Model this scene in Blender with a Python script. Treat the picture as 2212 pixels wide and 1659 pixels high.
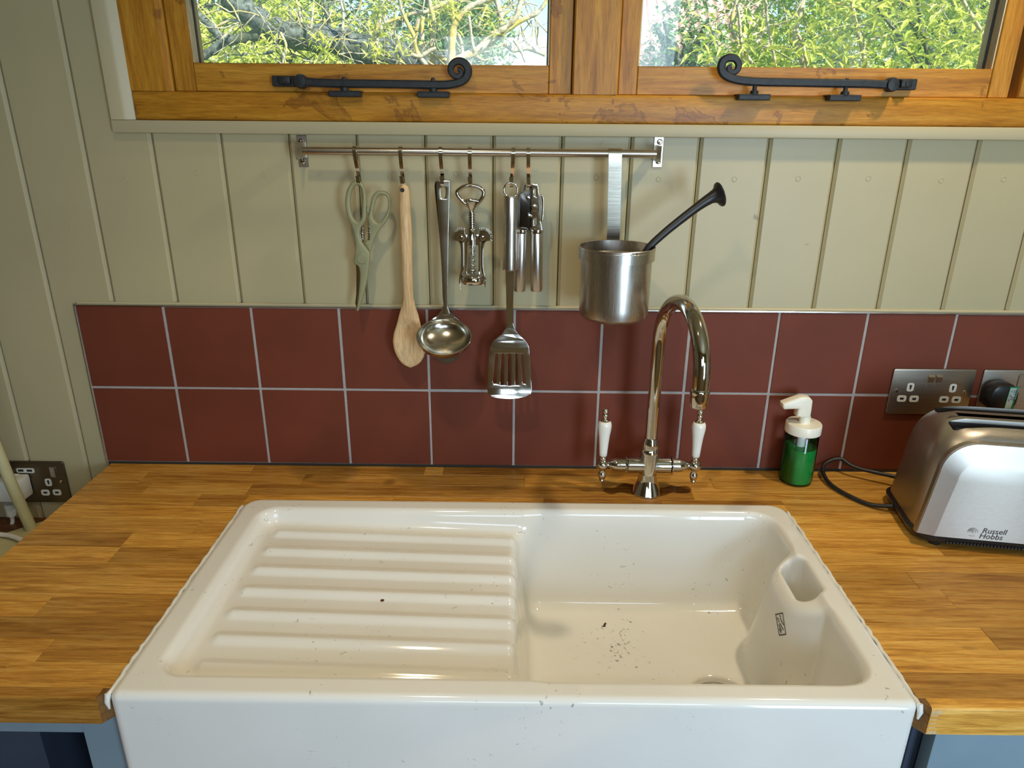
import bpy, bmesh, math, random
import numpy as np
from mathutils import Vector, Matrix
from mathutils import noise as mnoise

random.seed(7)
rng = np.random.default_rng(7)
for o in list(bpy.data.objects):
    bpy.data.objects.remove(o, do_unlink=True)
SC = bpy.context.scene
COL = SC.collection

# ------------------------------------------------------------------ camera
# world: x right along the tiled wall, y into the wall (tile faces at y=0), z up, worktop top at z=0
F_PX, PITCH, YAW, ROLL = 1548.7, 0.35636, -0.005265, 0.008482
CAM = Vector((0.7676, -1.2089, 0.6174))
_fw = Vector((math.sin(YAW)*math.cos(PITCH), math.cos(YAW)*math.cos(PITCH), -math.sin(PITCH)))
_rt = Vector((math.cos(YAW), -math.sin(YAW), 0))
_up = _rt.cross(_fw)
_r2 = _rt*math.cos(ROLL) + _up*math.sin(ROLL)
_u2 = -_rt*math.sin(ROLL) + _up*math.cos(ROLL)
cd = bpy.data.cameras.new('camera')
cam = bpy.data.objects.new('camera', cd)
COL.objects.link(cam)
cd.sensor_width = 36.0
cd.lens = F_PX/2212*36.0
cd.clip_start = 0.02
cd.clip_end = 200
cam.matrix_world = Matrix(((_r2.x, _u2.x, -_fw.x, CAM.x), (_r2.y, _u2.y, -_fw.y, CAM.y),
                           (_r2.z, _u2.z, -_fw.z, CAM.z), (0, 0, 0, 1)))
SC.camera = cam

def ray(u, v):
    return _fw*F_PX + _r2*(u-1106) - _u2*(v-829.5)
def at(u, v, y=0.0):
    """measured photo position -> the point of the vertical plane at depth y"""
    d = ray(u, v); t = (y-CAM.y)/d.y
    return CAM + d*t
def atz(u, v, z=0.0):
    d = ray(u, v); t = (z-CAM.z)/d.z
    return CAM + d*t
def xz(u, v, y=0.0):
    p = at(u, v, y); return (p.x, p.z)
def mpp(u, v, y):
    return (at(u+1, v, y)-at(u, v, y)).length

# ------------------------------------------------------------------ view, world, sun, lamps
vs = SC.view_settings
SC.display_settings.display_device = 'sRGB'
vs.view_transform = 'Standard'
vs.look = 'None'
vs.gamma = 1.0
vs.use_curve_mapping = False
vs.exposure = 0.0
SC.cycles.use_denoising = True
SC.cycles.max_bounces = 10
SC.cycles.diffuse_bounces = 5
SC.cycles.glossy_bounces = 5
SC.cycles.transmission_bounces = 8
SC.cycles.transparent_max_bounces = 16
SC.cycles.sample_clamp_indirect = 6.0
SC.cycles.caustics_reflective = False
SC.cycles.caustics_refractive = False

wd = bpy.data.worlds.new('sky')
SC.world = wd
wd.use_nodes = True
wn = wd.node_tree
wn.nodes.clear()
sky = wn.nodes.new('ShaderNodeTexSky')
sky.sky_type = 'NISHITA'
sky.sun_disc = False
sky.sun_elevation = math.radians(48)
sky.sun_rotation = math.radians(150)
sky.air_density = 1.0
sky.dust_density = 0.6
sky.ozone_density = 3.0
bg = wn.nodes.new('ShaderNodeBackground')
bg.inputs['Strength'].default_value = 0.30
wo = wn.nodes.new('ShaderNodeOutputWorld')
wn.links.new(sky.outputs[0], bg.inputs[0])
wn.links.new(bg.outputs[0], wo.inputs[0])

def light(name, kind, loc, energy, color, aim=None, **kw):
    l = bpy.data.lights.new(name, kind)
    l.energy = energy
    l.color = color
    for k, v in kw.items():
        setattr(l, k, v)
    o = bpy.data.objects.new(name, l)
    COL.objects.link(o)
    o.location = loc
    if aim is not None:
        o.rotation_euler = (Vector(aim)-Vector(loc)).to_track_quat('-Z', 'Y').to_euler()
    return o
# sun high over the hut, from behind the camera and the right: lights the garden
light('sun', 'SUN', (8, -4.5, 8.5), 13.5, (1.0, 0.94, 0.82), aim=(0, 2.5, 0), angle=math.radians(0.6))
# daylight through two small high windows behind the camera; front fill added as an unseen low door
light('front_fill', 'AREA', (1.84, -2.33, 0.28), 29, (0.55, 0.77, 1.0), aim=(1.50, 0, 0.1),
      shape='RECTANGLE', size=0.46, size_y=0.90)
light('window_daylight_right', 'AREA', (1.25, -2.33, 0.88), 6, (0.62, 0.81, 1.0), aim=(1.2, 0, 0.3),
      shape='RECTANGLE', size=0.46, size_y=0.50)
light('window_daylight_left', 'AREA', (0.66, -2.33, 0.76), 3.5, (0.70, 0.85, 1.0), aim=(0.66, 0, 0.3),
      shape='RECTANGLE', size=0.46, size_y=0.40)
# two warm ceiling lamps
light('lamp_right', 'SPOT', (1.50, -0.30, 1.27), 26.0, (1.0, 0.84, 0.60), aim=(1.12, -0.42, 0.0), shadow_soft_size=0.03,
      spot_size=math.radians(125), spot_blend=0.9)
light('lamp_left', 'SPOT', (0.55, -0.76, 1.26), 18.0, (1.0, 0.84, 0.60), aim=(0.62, -0.72, 0.0), shadow_soft_size=0.03,
      spot_size=math.radians(125), spot_blend=0.9)

# ------------------------------------------------------------------ object helpers
def obj_from_mesh(name, me, m=None, parent=None):
    o = bpy.data.objects.new(name, me)
    COL.objects.link(o)
    if m is not None:
        me.materials.append(m)
    if parent is not None:
        o.parent = parent
        base = Vector((0, 0, 0))
        p = parent
        while p is not None:
            base += p.location
            p = p.parent
        o.location = -base
    return o

def thing(name, label, cat, loc=(0, 0, 0), group=None):
    o = bpy.data.objects.new(name, None)
    COL.objects.link(o)
    o.location = loc
    o.empty_display_size = 0.02
    o['label'] = label
    o['category'] = cat
    if group:
        o['group'] = group
    return o
def tag(o, label, cat, group=None):
    o['label'] = label
    o['category'] = cat
    if group:
        o['group'] = group
    return o
def structure(name):
    o = bpy.data.objects.new(name, None)
    COL.objects.link(o)
    o['kind'] = 'structure'
    return o
def dup(root, loc, label=None):
    r = root.copy(); COL.objects.link(r); r.location = loc
    if label: r['label'] = label
    for ch in list(root.children):
        c = ch.copy(); COL.objects.link(c); c.parent = r
        for g in list(ch.children):
            d = g.copy(); COL.objects.link(d); d.parent = c
    return r

class MB:
    """collects verts and faces; build() links them as one mesh object"""
    def __init__(s):
        s.v = []; s.f = []
    def add(s, vs, fs):
        n = len(s.v)
        s.v += [tuple(p) for p in vs]
        s.f += [tuple(i+n for i in f) for f in fs]
    def box(s, x0, x1, y0, y1, z0, z1):
        vs = [(x, y, z) for z in (z0, z1) for y in (y0, y1) for x in (x0, x1)]
        s.add(vs, [(0, 2, 3, 1), (4, 5, 7, 6), (0, 1, 5, 4), (2, 6, 7, 3), (0, 4, 6, 2), (1, 3, 7, 5)])
    def rbox(s, x0, x1, y0, y1, z0, z1, r=0.001, seg=1):
        bm = bmesh.new()
        bmesh.ops.create_cube(bm, size=1)
        for v in bm.verts:
            v.co = ((x0+x1)/2+v.co.x*(x1-x0), (y0+y1)/2+v.co.y*(y1-y0), (z0+z1)/2+v.co.z*(z1-z0))
        bmesh.ops.bevel(bm, geom=bm.edges[:], offset=r, segments=seg, profile=0.5, affect='EDGES')
        bm.verts.index_update()
        s.add([v.co for v in bm.verts], [[v.index for v in f.verts] for f in bm.faces])
        bm.free()
    def prism_z(s, pts, z0, z1):
        n = len(pts)
        s.add([(x, y, z0) for x, y in pts]+[(x, y, z1) for x, y in pts],
              [tuple(range(n-1, -1, -1)), tuple(range(n, 2*n))]+[(i, (i+1) % n, n+(i+1) % n, n+i) for i in range(n)])
    def rings(s, rings, close0=True, close1=True, loop=False):
        n = len(rings[0]); vs = [p for r in rings for p in r]; fs = []
        m = len(rings)
        for i in range(m if loop else m-1):
            a, b = i*n, ((i+1) % m)*n
            for j in range(n):
                k = (j+1) % n
                fs.append((a+j, a+k, b+k, b+j))
        if not loop:
            if close0: fs.append(tuple(range(n-1, -1, -1)))
            if close1: fs.append(tuple(range((m-1)*n, m*n)))
        s.add(vs, fs)
    def tube(s, pts, rad, n=12, loop=False, flat=None, up=None, caps=True):
        """tube along pts; rad number or list; flat=(w,t) or list of them gives an elliptic/flat section with width axis near 'up'"""
        P = [Vector(p) for p in pts]; m = len(P)
        R = rad if isinstance(rad, (list, tuple)) else [rad]*m
        rs = []; nrm = None
        for i in range(m):
            if loop: t = (P[(i+1) % m]-P[i-1])
            else: t = P[min(i+1, m-1)]-P[max(i-1, 0)]
            t.normalize()
            if up is not None:
                a = Vector(up); a = (a-t*a.dot(t)).normalized()
            else:
                if nrm is None:
                    a = Vector((0, 0, 1)) if abs(t.z) < 0.9 else Vector((1, 0, 0))
                else: a = nrm
                a = (a-t*a.dot(t)).normalized()
            nrm = a
            b = t.cross(a)
            wa = wb = R[i]
            if flat is not None:
                wa, wb = flat[i] if isinstance(flat, list) else flat
            rs.append([P[i]+a*math.cos(2*math.pi*k/n)*wa+b*math.sin(2*math.pi*k/n)*wb for k in range(n)])
        s.rings(rs, caps, caps, loop)
    def strip(s, pts, w, t, wdir):
        """flat bar of width w (along wdir) and thickness t following pts"""
        P = [Vector(p) for p in pts]; m = len(P); wd_ = Vector(wdir).normalized(); rs = []
        for i in range(m):
            tg = (P[min(i+1, m-1)]-P[max(i-1, 0)]).normalized()
            nn = tg.cross(wd_).normalized()
            ww = w[i] if isinstance(w, list) else w
            rs.append([P[i]+wd_*ww/2+nn*t/2, P[i]-wd_*ww/2+nn*t/2, P[i]-wd_*ww/2-nn*t/2, P[i]+wd_*ww/2-nn*t/2])
        s.rings(rs)
    def lathe(s, prof, c=(0, 0, 0), axis='z', n=32, close0=True, close1=True):
        """prof list of (r, h)"""
        c = Vector(c); rs = []
        for r, h in prof:
            ring = []
            for k in range(n):
                a = 2*math.pi*k/n
                p = (r*math.cos(a), r*math.sin(a))
                if axis == 'z': q = Vector((p[0], p[1], h))
                elif axis == 'x': q = Vector((h, p[0], p[1]))
                elif axis == 'y': q = Vector((p[1], h, p[0]))
                else:
                    ax = Vector(axis).normalized()
                    a1 = ax.orthogonal().normalized(); b1 = ax.cross(a1)
                    q = ax*h+a1*p[0]+b1*p[1]
                ring.append(c+q)
            rs.append(ring)
        s.rings(rs, close0, close1)
    def mesh(s, name, angle=40):
        me = bpy.data.meshes.new(name)
        me.from_pydata(s.v, [], s.f)
        me.validate()
        bm = bmesh.new(); bm.from_mesh(me)
        bmesh.ops.recalc_face_normals(bm, faces=bm.faces[:])
        bm.to_mesh(me); bm.free()
        if angle:
            me.shade_smooth()
            me.set_sharp_from_angle(angle=math.radians(angle))
        return me
    def build(s, name, m=None, parent=None, angle=40):
        return obj_from_mesh(name, s.mesh(name, angle), m, parent)

def catmull(pts, sub=6, closed=True):
    P = [np.array(p, float) for p in pts]; n = len(P); out = []
    rng_ = range(n) if closed else range(n-1)
    for i in rng_:
        if closed: p0, p1, p2, p3 = P[i-1], P[i], P[(i+1) % n], P[(i+2) % n]
        else: p0, p1, p2, p3 = P[max(i-1, 0)], P[i], P[i+1], P[min(i+2, n-1)]
        for k in range(sub):
            t = k/sub
            out.append(0.5*((2*p1)+(-p0+p2)*t+(2*p0-5*p1+4*p2-p3)*t*t+(-p0+3*p1-3*p2+p3)*t**3))
    if not closed: out.append(P[-1])
    return [tuple(p) for p in out]

def curve_mesh(name, cu, angle=35):
    o = bpy.data.objects.new('tmp', cu); COL.objects.link(o)
    dg = bpy.context.evaluated_depsgraph_get(); dg.update()
    me = bpy.data.meshes.new_from_object(o.evaluated_get(dg))
    bpy.data.objects.remove(o, do_unlink=True); bpy.data.curves.remove(cu)
    me.name = name
    me.materials.clear()
    bm = bmesh.new(); bm.from_mesh(me)
    bmesh.ops.remove_doubles(bm, verts=bm.verts[:], dist=1e-6)
    bmesh.ops.recalc_face_normals(bm, faces=bm.faces[:])
    bm.to_mesh(me); bm.free()
    me.shade_smooth(); me.set_sharp_from_angle(angle=math.radians(angle))
    return me
def plate_mesh(name, outlines, thick, bevel=0.0, res=2):
    """outlines in (x,z) metres -> plate standing in the xz plane, centred on y=0; later outlines cut holes"""
    cu = bpy.data.curves.new(name, 'CURVE'); cu.dimensions = '2D'; cu.fill_mode = 'BOTH'
    for ol in outlines:
        sp = cu.splines.new('POLY'); sp.points.add(len(ol)-1); sp.use_cyclic_u = True
        for p, q in zip(sp.points, ol): p.co = (q[0], q[1], 0, 1)
    cu.extrude = max(thick/2-bevel, 0.0); cu.bevel_depth = bevel; cu.bevel_resolution = res; cu.offset = -bevel
    me = curve_mesh(name, cu)
    me.transform(Matrix(((1, 0, 0, 0), (0, 0, -1, 0), (0, 1, 0, 0), (0, 0, 0, 1))))
    return me
def plate(name, outlines, y, thick, bevel, m, parent):
    me = plate_mesh(name, outlines, thick, bevel)
    me.transform(Matrix.Translation((0, y, 0)))
    return obj_from_mesh(name, me, m, parent)
def text_mesh(name, body, size, extrude=0.0002, shear=0.0, spacing=1.0):
    cu = bpy.data.curves.new(name, 'FONT'); cu.body = body; cu.size = size; cu.extrude = extrude
    cu.shear = shear; cu.space_character = spacing; cu.align_x = 'LEFT'
    return curve_mesh(name, cu)
# ------------------------------------------------------------------ materials
def lin(r, g, b):
    f = lambda c: ((c/255)/12.92 if c/255 <= 0.04045 else ((c/255+0.055)/1.055)**2.4)
    return (f(r), f(g), f(b), 1)
class NT:
    def __init__(s, name):
        s.m = bpy.data.materials.new(name); s.m.use_nodes = True
        s.t = s.m.node_tree; s.b = s.t.nodes['Principled BSDF']; s.out = s.t.nodes['Material Output']
    def n(s, typ, **kw):
        nd = s.t.nodes.new(typ)
        for k, v in kw.items():
            if k in nd.inputs: nd.inputs[k].default_value = v
            else: setattr(nd, k, v)
        return nd
    def l(s, a, b): s.t.links.new(a, b)
    def coords(s, scale=(1, 1, 1), kind='Object', rand=0.0):
        tc = s.n('ShaderNodeTexCoord'); mp = s.n('ShaderNodeMapping'); mp.inputs['Scale'].default_value = scale
        src = tc.outputs[kind]
        if rand:
            oi = s.n('ShaderNodeObjectInfo'); mu = s.n('ShaderNodeMath', operation='MULTIPLY'); mu.inputs[1].default_value = rand
            s.l(oi.outputs['Random'], mu.inputs[0])
            ad = s.n('ShaderNodeVectorMath', operation='ADD'); s.l(src, ad.inputs[0]); s.l(mu.outputs[0], ad.inputs[1])
            src = ad.outputs[0]
        s.l(src, mp.inputs['Vector']); return mp.outputs[0]
    def noise(s, vec, scale, detail=4, rough=0.5, dist=0.0):
        nd = s.n('ShaderNodeTexNoise'); s.l(vec, nd.inputs['Vector'])
        nd.inputs['Scale'].default_value = scale; nd.inputs['Detail'].default_value = detail
        nd.inputs['Roughness'].default_value = rough; nd.inputs['Distortion'].default_value = dist
        return nd.outputs['Fac']
    def ramp(s, fac, stops):
        nd = s.n('ShaderNodeValToRGB'); cr = nd.color_ramp
        while len(cr.elements) < len(stops): cr.elements.new(0.5)
        for e, (p, c) in zip(cr.elements, stops):
            e.position = p; e.color = c if len(c) == 4 else (*c, 1)
        s.l(fac, nd.inputs[0]); return nd.outputs[0]
    def mix(s, fac, a, b, mode='MIX'):
        nd = s.n('ShaderNodeMix', data_type='RGBA', blend_type=mode)
        for sock, val in ((nd.inputs[0], fac), (nd.inputs[6], a), (nd.inputs[7], b)):
            if hasattr(val, 'is_linked'): s.l(val, sock)
            else: sock.default_value = val
        return nd.outputs[2]
    def bump(s, h, strength=0.2, dist=0.001):
        nd = s.n('ShaderNodeBump'); nd.inputs['Strength'].default_value = strength; nd.inputs['Distance'].default_value = dist
        s.l(h, nd.inputs['Height']); s.l(nd.outputs[0], s.b.inputs['Normal'])
    def base(s, col, rough=0.5, metal=0.0, spec=None):
        if hasattr(col, 'is_linked'): s.l(col, s.b.inputs['Base Color'])
        else: s.b.inputs['Base Color'].default_value = col
        s.b.inputs['Roughness'].default_value = rough; s.b.inputs['Metallic'].default_value = metal
        if spec is not None: s.b.inputs['Specular IOR Level'].default_value = spec
        return s
W4 = lambda v: (v, v, v, 1)

def simple(name, col, rough=0.5, metal=0.0, var=0.06, scale=40, spec=None, bump=0.0):
    t = NT(name); v = t.coords(); n = t.noise(v, scale, 4)
    f = t.ramp(n, [(0.3, W4(1-var)), (0.7, W4(1+var))])
    t.base(t.mix(1.0, col, f, 'MULTIPLY'), rough, metal, spec)
    if bump: t.bump(n, bump, 0.0006)
    return t.m

def paint(name, col, rough=0.42):
    t = NT(name); v = t.coords((60, 60, 3)); g = t.noise(v, 3.0, 5, 0.6)
    v2 = t.coords(); big = t.noise(v2, 3.5, 3)
    c = t.mix(1.0, col, t.ramp(big, [(0.3, W4(0.94)), (0.7, W4(1.05))]), 'MULTIPLY')
    # old knots and scuffs showing through the paint
    kn = t.noise(t.coords((1, 1, 0.8), rand=3.0), 13.0, 2, 0.6, 1.0)
    c = t.mix(t.ramp(kn, [(0.745, W4(0)), (0.80, W4(0.55))]), c, (0.09, 0.075, 0.04, 1))
    t.base(c, rough, 0, 0.45); t.bump(g, 0.12, 0.0006)
    return t.m

def wood(name, dark, mid, lite, axis='x', rough=0.38, rand=0.0, tone=0.0, grain=1.0, stain=False):
    t = NT(name)
    sc = {'x': (2.6, 40, 40), 'z': (40, 40, 2.6), 'y': (40, 2.6, 40)}[axis]
    v = t.coords(sc, rand=rand)
    g1 = t.noise(v, 1.7*grain, 6, 0.62, 0.9)
    fine = t.noise(t.coords(tuple(k*6 for k in sc), rand=rand), 2.2, 3, 0.7)
    c = t.ramp(g1, [(0.28, dark), (0.5, mid), (0.74, lite)])
    c = t.mix(0.62, c, t.ramp(fine, [(0.32, W4(0.55)), (0.6, W4(1.12))]), 'MULTIPLY')
    if tone:
        oi = t.n('ShaderNodeObjectInfo')
        c = t.mix(1.0, c, t.ramp(oi.outputs['Random'], [(0.0, (1-tone*1.35, 1-tone*1.5, 1-tone*1.6, 1)), (0.45, W4(1.0)), (0.8, (1+tone*0.5, 1+tone*0.5, 1+tone*0.35, 1)), (1.0, (1+tone*0.9, 1+tone*0.95, 1+tone*0.8, 1))]), 'MULTIPLY')
    # scattered small knots
    k = t.noise(t.coords((1, 1, 1), rand=rand), 11, 1, 0.5)
    c = t.mix(t.ramp(k, [(0.74, W4(0)), (0.80, W4(0.7))]), c, tuple(x*0.35 for x in dark[:3])+(1,))
    if stain:
        s_ = t.noise(t.coords((1, 1, 1)), 9.0, 5, 0.65, 0.6)
        c = t.mix(t.ramp(s_, [(0.60, W4(0)), (0.615, W4(0.55)), (0.66, W4(0.15)), (0.72, W4(0.5))]), c, lin(96, 48, 16))
    t.base(c, rough, 0, 0.4); t.bump(fine, 0.10, 0.0006)
    return t.m

def steel(name, col, rough, brush=None, metal=1.0):
    t = NT(name)
    if brush:
        v = t.coords(brush); n = t.noise(v, 4.0, 3, 0.7)
        t.base(t.mix(1.0, col, t.ramp(n, [(0.3, W4(0.92)), (0.7, W4(1.05))]), 'MULTIPLY'), rough, metal)
        r = t.ramp(n, [(0.3, W4(max(rough-0.03, 0.03))), (0.7, W4(rough+0.04))]); t.l(r, t.b.inputs['Roughness'])
        t.bump(n, 0.03, 0.0002)
    else:
        v = t.coords(); n = t.noise(v, 30, 3)
        t.base(col, rough, metal); t.l(t.ramp(n, [(0.35, W4(max(rough-0.02, 0.01))), (0.75, W4(rough+0.05))]), t.b.inputs['Roughness'])
    return t.m

M = {}
M['paint'] = paint('cream_painted_boards', lin(181, 168, 130))
M['paint_trim'] = paint('cream_painted_trim', lin(184, 171, 136))
M['gap'] = simple('dark_joint', (0.03, 0.022, 0.012, 1), 0.9)
M['tile'] = simple('terracotta_tile', lin(109, 54, 37), 0.55, var=0.10, scale=9, spec=0.2, bump=0.05)
M['grout'] = simple('grey_grout', lin(164, 158, 154), 0.85, var=0.08, scale=60, bump=0.25)
M['oak_h'] = wood('oak_frame_horizontal', lin(146, 90, 22), lin(184, 124, 34), lin(206, 151, 56), 'x', 0.42, stain=True)
M['oak_v'] = wood('oak_frame_vertical', lin(146, 90, 22), lin(184, 124, 34), lin(206, 151, 56), 'z', 0.42, stain=True)
M['oak_bead'] = wood('pale_oak_bead', lin(176, 150, 108), lin(206, 186, 148), lin(222, 206, 174), 'z', 0.5)
M['stave'] = wood('oiled_oak_staves', lin(152, 94, 28), lin(202, 146, 62), lin(226, 178, 94), 'x', 0.36, rand=37.0, tone=0.26, grain=1.5)
M['stave_end'] = wood('oak_end_grain', lin(96, 62, 30), lin(126, 88, 46), lin(150, 106, 60), 'y', 0.5, grain=1.2)
M['bench'] = wood('dark_brown_wood', lin(66, 38, 20), lin(92, 54, 28), lin(112, 70, 38), 'x', 0.5)
M['floor'] = wood('floor_boards', lin(110, 74, 40), lin(150, 106, 62), lin(176, 130, 82), 'x', 0.45)
M['iron'] = simple('black_wrought_iron', (0.022, 0.024, 0.026, 1), 0.45, 0.0, var=0.25, scale=120, spec=0.3, bump=0.35)
M['chrome'] = steel('polished_chrome', (0.72, 0.69, 0.64, 1), 0.05)
M['nickel'] = steel('polished_nickel', (0.60, 0.57, 0.53, 1), 0.06)
M['steel_poly'] = steel('polished_steel', (0.62, 0.59, 0.54, 1), 0.09)
M['steel_v'] = steel('brushed_steel_upright', (0.60, 0.55, 0.49, 1), 0.28, (260, 260, 4))
M['steel_h'] = steel('brushed_steel_level', (0.60, 0.56, 0.50, 1), 0.30, (4, 260, 260))
M['steel_strap'] = steel('strap_steel', (0.44, 0.40, 0.33, 1), 0.26, (4, 260, 260))
M['steel_rail'] = steel('brushed_steel_rail', (0.55, 0.50, 0.44, 1), 0.24, (3, 300, 300))
M['steel_toaster'] = steel('toaster_steel', (0.40, 0.36, 0.31, 1), 0.40, (3, 200, 200))
M['steel_plate'] = steel('socket_plate_steel', (0.42, 0.37, 0.30, 1), 0.36, (3, 200, 200))
M['bronze_plate'] = steel('dark_socket_plate', (0.20, 0.165, 0.12, 1), 0.40, (3, 200, 200))
M['ladle'] = steel('worn_steel', (0.58, 0.54, 0.46, 1), 0.17)
M['darkened_steel'] = steel('darkened_steel', (0.10, 0.09, 0.08, 1), 0.16)  # dark base stands in for a dark reflection on spoon and jaw
M['sage'] = simple('sage_green_plastic', lin(138, 136, 100), 0.45, var=0.04)
M['beech'] = wood('pale_beech', lin(188, 148, 100), lin(208, 172, 124), lin(220, 188, 144), 'z', 0.55, grain=1.6)
M['black_rubber'] = simple('black_rubber', (0.012, 0.012, 0.013, 1), 0.40, var=0.1)
M['black_plastic'] = simple('black_plastic', (0.015, 0.015, 0.015, 1), 0.35, var=0.1)
M['white_plastic'] = simple('white_plastic', lin(224, 222, 212), 0.35, var=0.03)
M['cream_plastic'] = simple('cream_plastic', lin(238, 234, 216), 0.35, var=0.03)
M['porcelain'] = simple('white_porcelain', lin(232, 228, 218), 0.08, var=0.02)
M['cream_metal'] = simple('cream_enamel', lin(196, 186, 140), 0.45, var=0.05)
M['sealant'] = simple('white_sealant', lin(226, 224, 216), 0.5, var=0.06)
M['alu'] = steel('aluminium_trim', (0.72, 0.71, 0.69, 1), 0.22)
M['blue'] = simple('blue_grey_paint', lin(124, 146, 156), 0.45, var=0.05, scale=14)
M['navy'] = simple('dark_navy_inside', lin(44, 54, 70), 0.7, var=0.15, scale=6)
M['shadow'] = simple('recess_shade', (0.02, 0.02, 0.025, 1), 0.9)  # near-black colour stands in for shade around the sink
M['slot'] = simple('slot_black', (0.01, 0.01, 0.01, 1), 0.6)
M['print'] = simple('dark_print', (0.03, 0.024, 0.016, 1), 0.6)
M['green_print'] = simple('green_label', lin(16, 140, 96), 0.5)
M['label_white'] = simple('white_label', lin(206, 216, 214), 0.55)

# glazed fireclay with scuffs
t = NT('white_fireclay'); v = t.coords()
big = t.noise(v, 5.0, 3)
c = t.ramp(big, [(0.3, lin(228, 225, 216)), (0.7, lin(235, 232, 224))])
sc1 = t.noise(t.coords((1.0, 1.0, 1.0)), 60, 2, 0.5, 2.5)
sc2 = t.noise(v, 7, 2)
scm = t.mix(1.0, t.ramp(sc1, [(0.682, W4(0)), (0.725, W4(0.8))]), t.ramp(sc2, [(0.52, W4(0)), (0.60, W4(0.75))]), 'MULTIPLY')
c = t.mix(scm, c, lin(120, 116, 106))
t.base(c, 0.09, 0, 0.5); M['fireclay'] = t.m

# clear glass: thin pane with dust and rain marks
t = NT('window_glass')
tr = t.n('ShaderNodeBsdfTransparent'); tr.inputs[0].default_value = (0.96, 0.98, 0.97, 1)
gl = t.n('ShaderNodeBsdfGlossy'); gl.inputs['Roughness'].default_value = 0.02
fr = t.n('ShaderNodeFresnel'); fr.inputs[0].default_value = 1.45
m1 = t.n('ShaderNodeMixShader'); t.l(fr.outputs[0], m1.inputs[0]); t.l(tr.outputs[0], m1.inputs[1]); t.l(gl.outputs[0], m1.inputs[2])
du = t.n('ShaderNodeBsdfTranslucent'); du.inputs[0].default_value = (0.85, 0.9, 0.9, 1)
m2 = t.n('ShaderNodeMixShader')
dn = t.noise(t.coords((1, 1, 1)), 9, 4, 0.6)
df = t.noise(t.coords((1, 1, 1)), 420, 2, 0.6)
dust = t.mix(0.35, t.ramp(dn, [(0.3, W4(0.04)), (0.75, W4(0.24))]), t.ramp(df, [(0.55, W4(0.0)), (0.72, W4(0.6))]))
t.l(dust, m2.inputs[0]); t.l(m1.outputs[0], m2.inputs[1]); t.l(du.outputs[0], m2.inputs[2])
t.l(m2.outputs[0], t.out.inputs[0]); M['glass'] = t.m

def thin_clear(name, tint, rough=0.02, ior=1.45):
    t = NT(name); tr = t.n('ShaderNodeBsdfTransparent'); tr.inputs[0].default_value = tint
    gl = t.n('ShaderNodeBsdfGlossy'); gl.inputs['Roughness'].default_value = rough
    fr = t.n('ShaderNodeFresnel'); fr.inputs[0].default_value = ior
    m1 = t.n('ShaderNodeMixShader'); t.l(fr.outputs[0], m1.inputs[0]); t.l(tr.outputs[0], m1.inputs[1]); t.l(gl.outputs[0], m1.inputs[2])
    t.l(m1.outputs[0], t.out.inputs[0]); return t.m
M['bottle'] = thin_clear('clear_bottle', (0.95, 0.98, 0.96, 1))
M['water'] = thin_clear('water_drop', (0.97, 0.97, 0.95, 1), 0.05, 1.6)
t = NT('green_soap'); t.base((0.02, 0.42, 0.07, 1), 0.05)
t.b.inputs['Transmission Weight'].default_value = 0.35; t.b.inputs['IOR'].default_value = 1.33; M['soap'] = t.m

# garden
def bark(name, a, b, lichen):
    t = NT(name); v = t.coords(); n = t.noise(v, 34, 6, 0.75); n2 = t.noise(v, 9, 4, 0.6)
    c = t.ramp(n, [(0.38, a), (0.62, b)]); c = t.mix(t.ramp(n2, [(0.5, W4(0)), (0.62, W4(0.85))]), c, lichen)
    t.base(c, 0.9); t.bump(n, 0.8, 0.01); return t.m
M['bark_grey'] = bark('grey_mossy_bark', lin(34, 40, 36), lin(118, 128, 122), lin(74, 84, 54))
M['bark_pale'] = bark('pale_bark_with_lichen', lin(150, 140, 116), lin(214, 206, 184), lin(206, 184, 84))
def leaf(name, a, b, c_, trans=0.4):
    t = NT(name); oi = t.coords(); n = t.noise(oi, 7, 3); n2 = t.noise(oi, 55, 2)
    c = t.ramp(n2, [(0.3, a), (0.5, b), (0.72, c_)]); c = t.mix(0.5, c, t.ramp(n, [(0.35, a), (0.65, c_)]))
    t.base(c, 0.5); di = t.b
    tl = t.n('ShaderNodeBsdfTranslucent'); t.l(c, tl.inputs[0])
    ms = t.n('ShaderNodeMixShader'); ms.inputs[0].default_value = trans
    t.l(di.outputs[0], ms.inputs[1]); t.l(tl.outputs[0], ms.inputs[2]); t.l(ms.outputs[0], t.out.inputs[0]); return t.m
M['leaf_bright'] = leaf('bright_leaves', lin(150, 172, 60), lin(210, 218, 88), lin(244, 240, 140))
M['leaf_mid'] = leaf('mid_green_leaves', lin(96, 134, 66), lin(146, 176, 82), lin(200, 212, 112))
M['leaf_dark'] = leaf('dark_green_leaves', lin(80, 112, 82), lin(116, 152, 106), lin(158, 188, 126))
M['grass'] = simple('lawn', lin(120, 150, 70), 0.9, var=0.3, scale=6)
M['pantile'] = simple('faded_red_roof', lin(196, 164, 152), 0.8, var=0.15, scale=5)
M['render_wall'] = simple('pale_render', lin(214, 210, 200), 0.85, var=0.06, scale=3)
M['lichen_white'] = simple('white_lichen', lin(206, 214, 206), 0.95, var=0.35, scale=60, bump=0.9)
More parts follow.
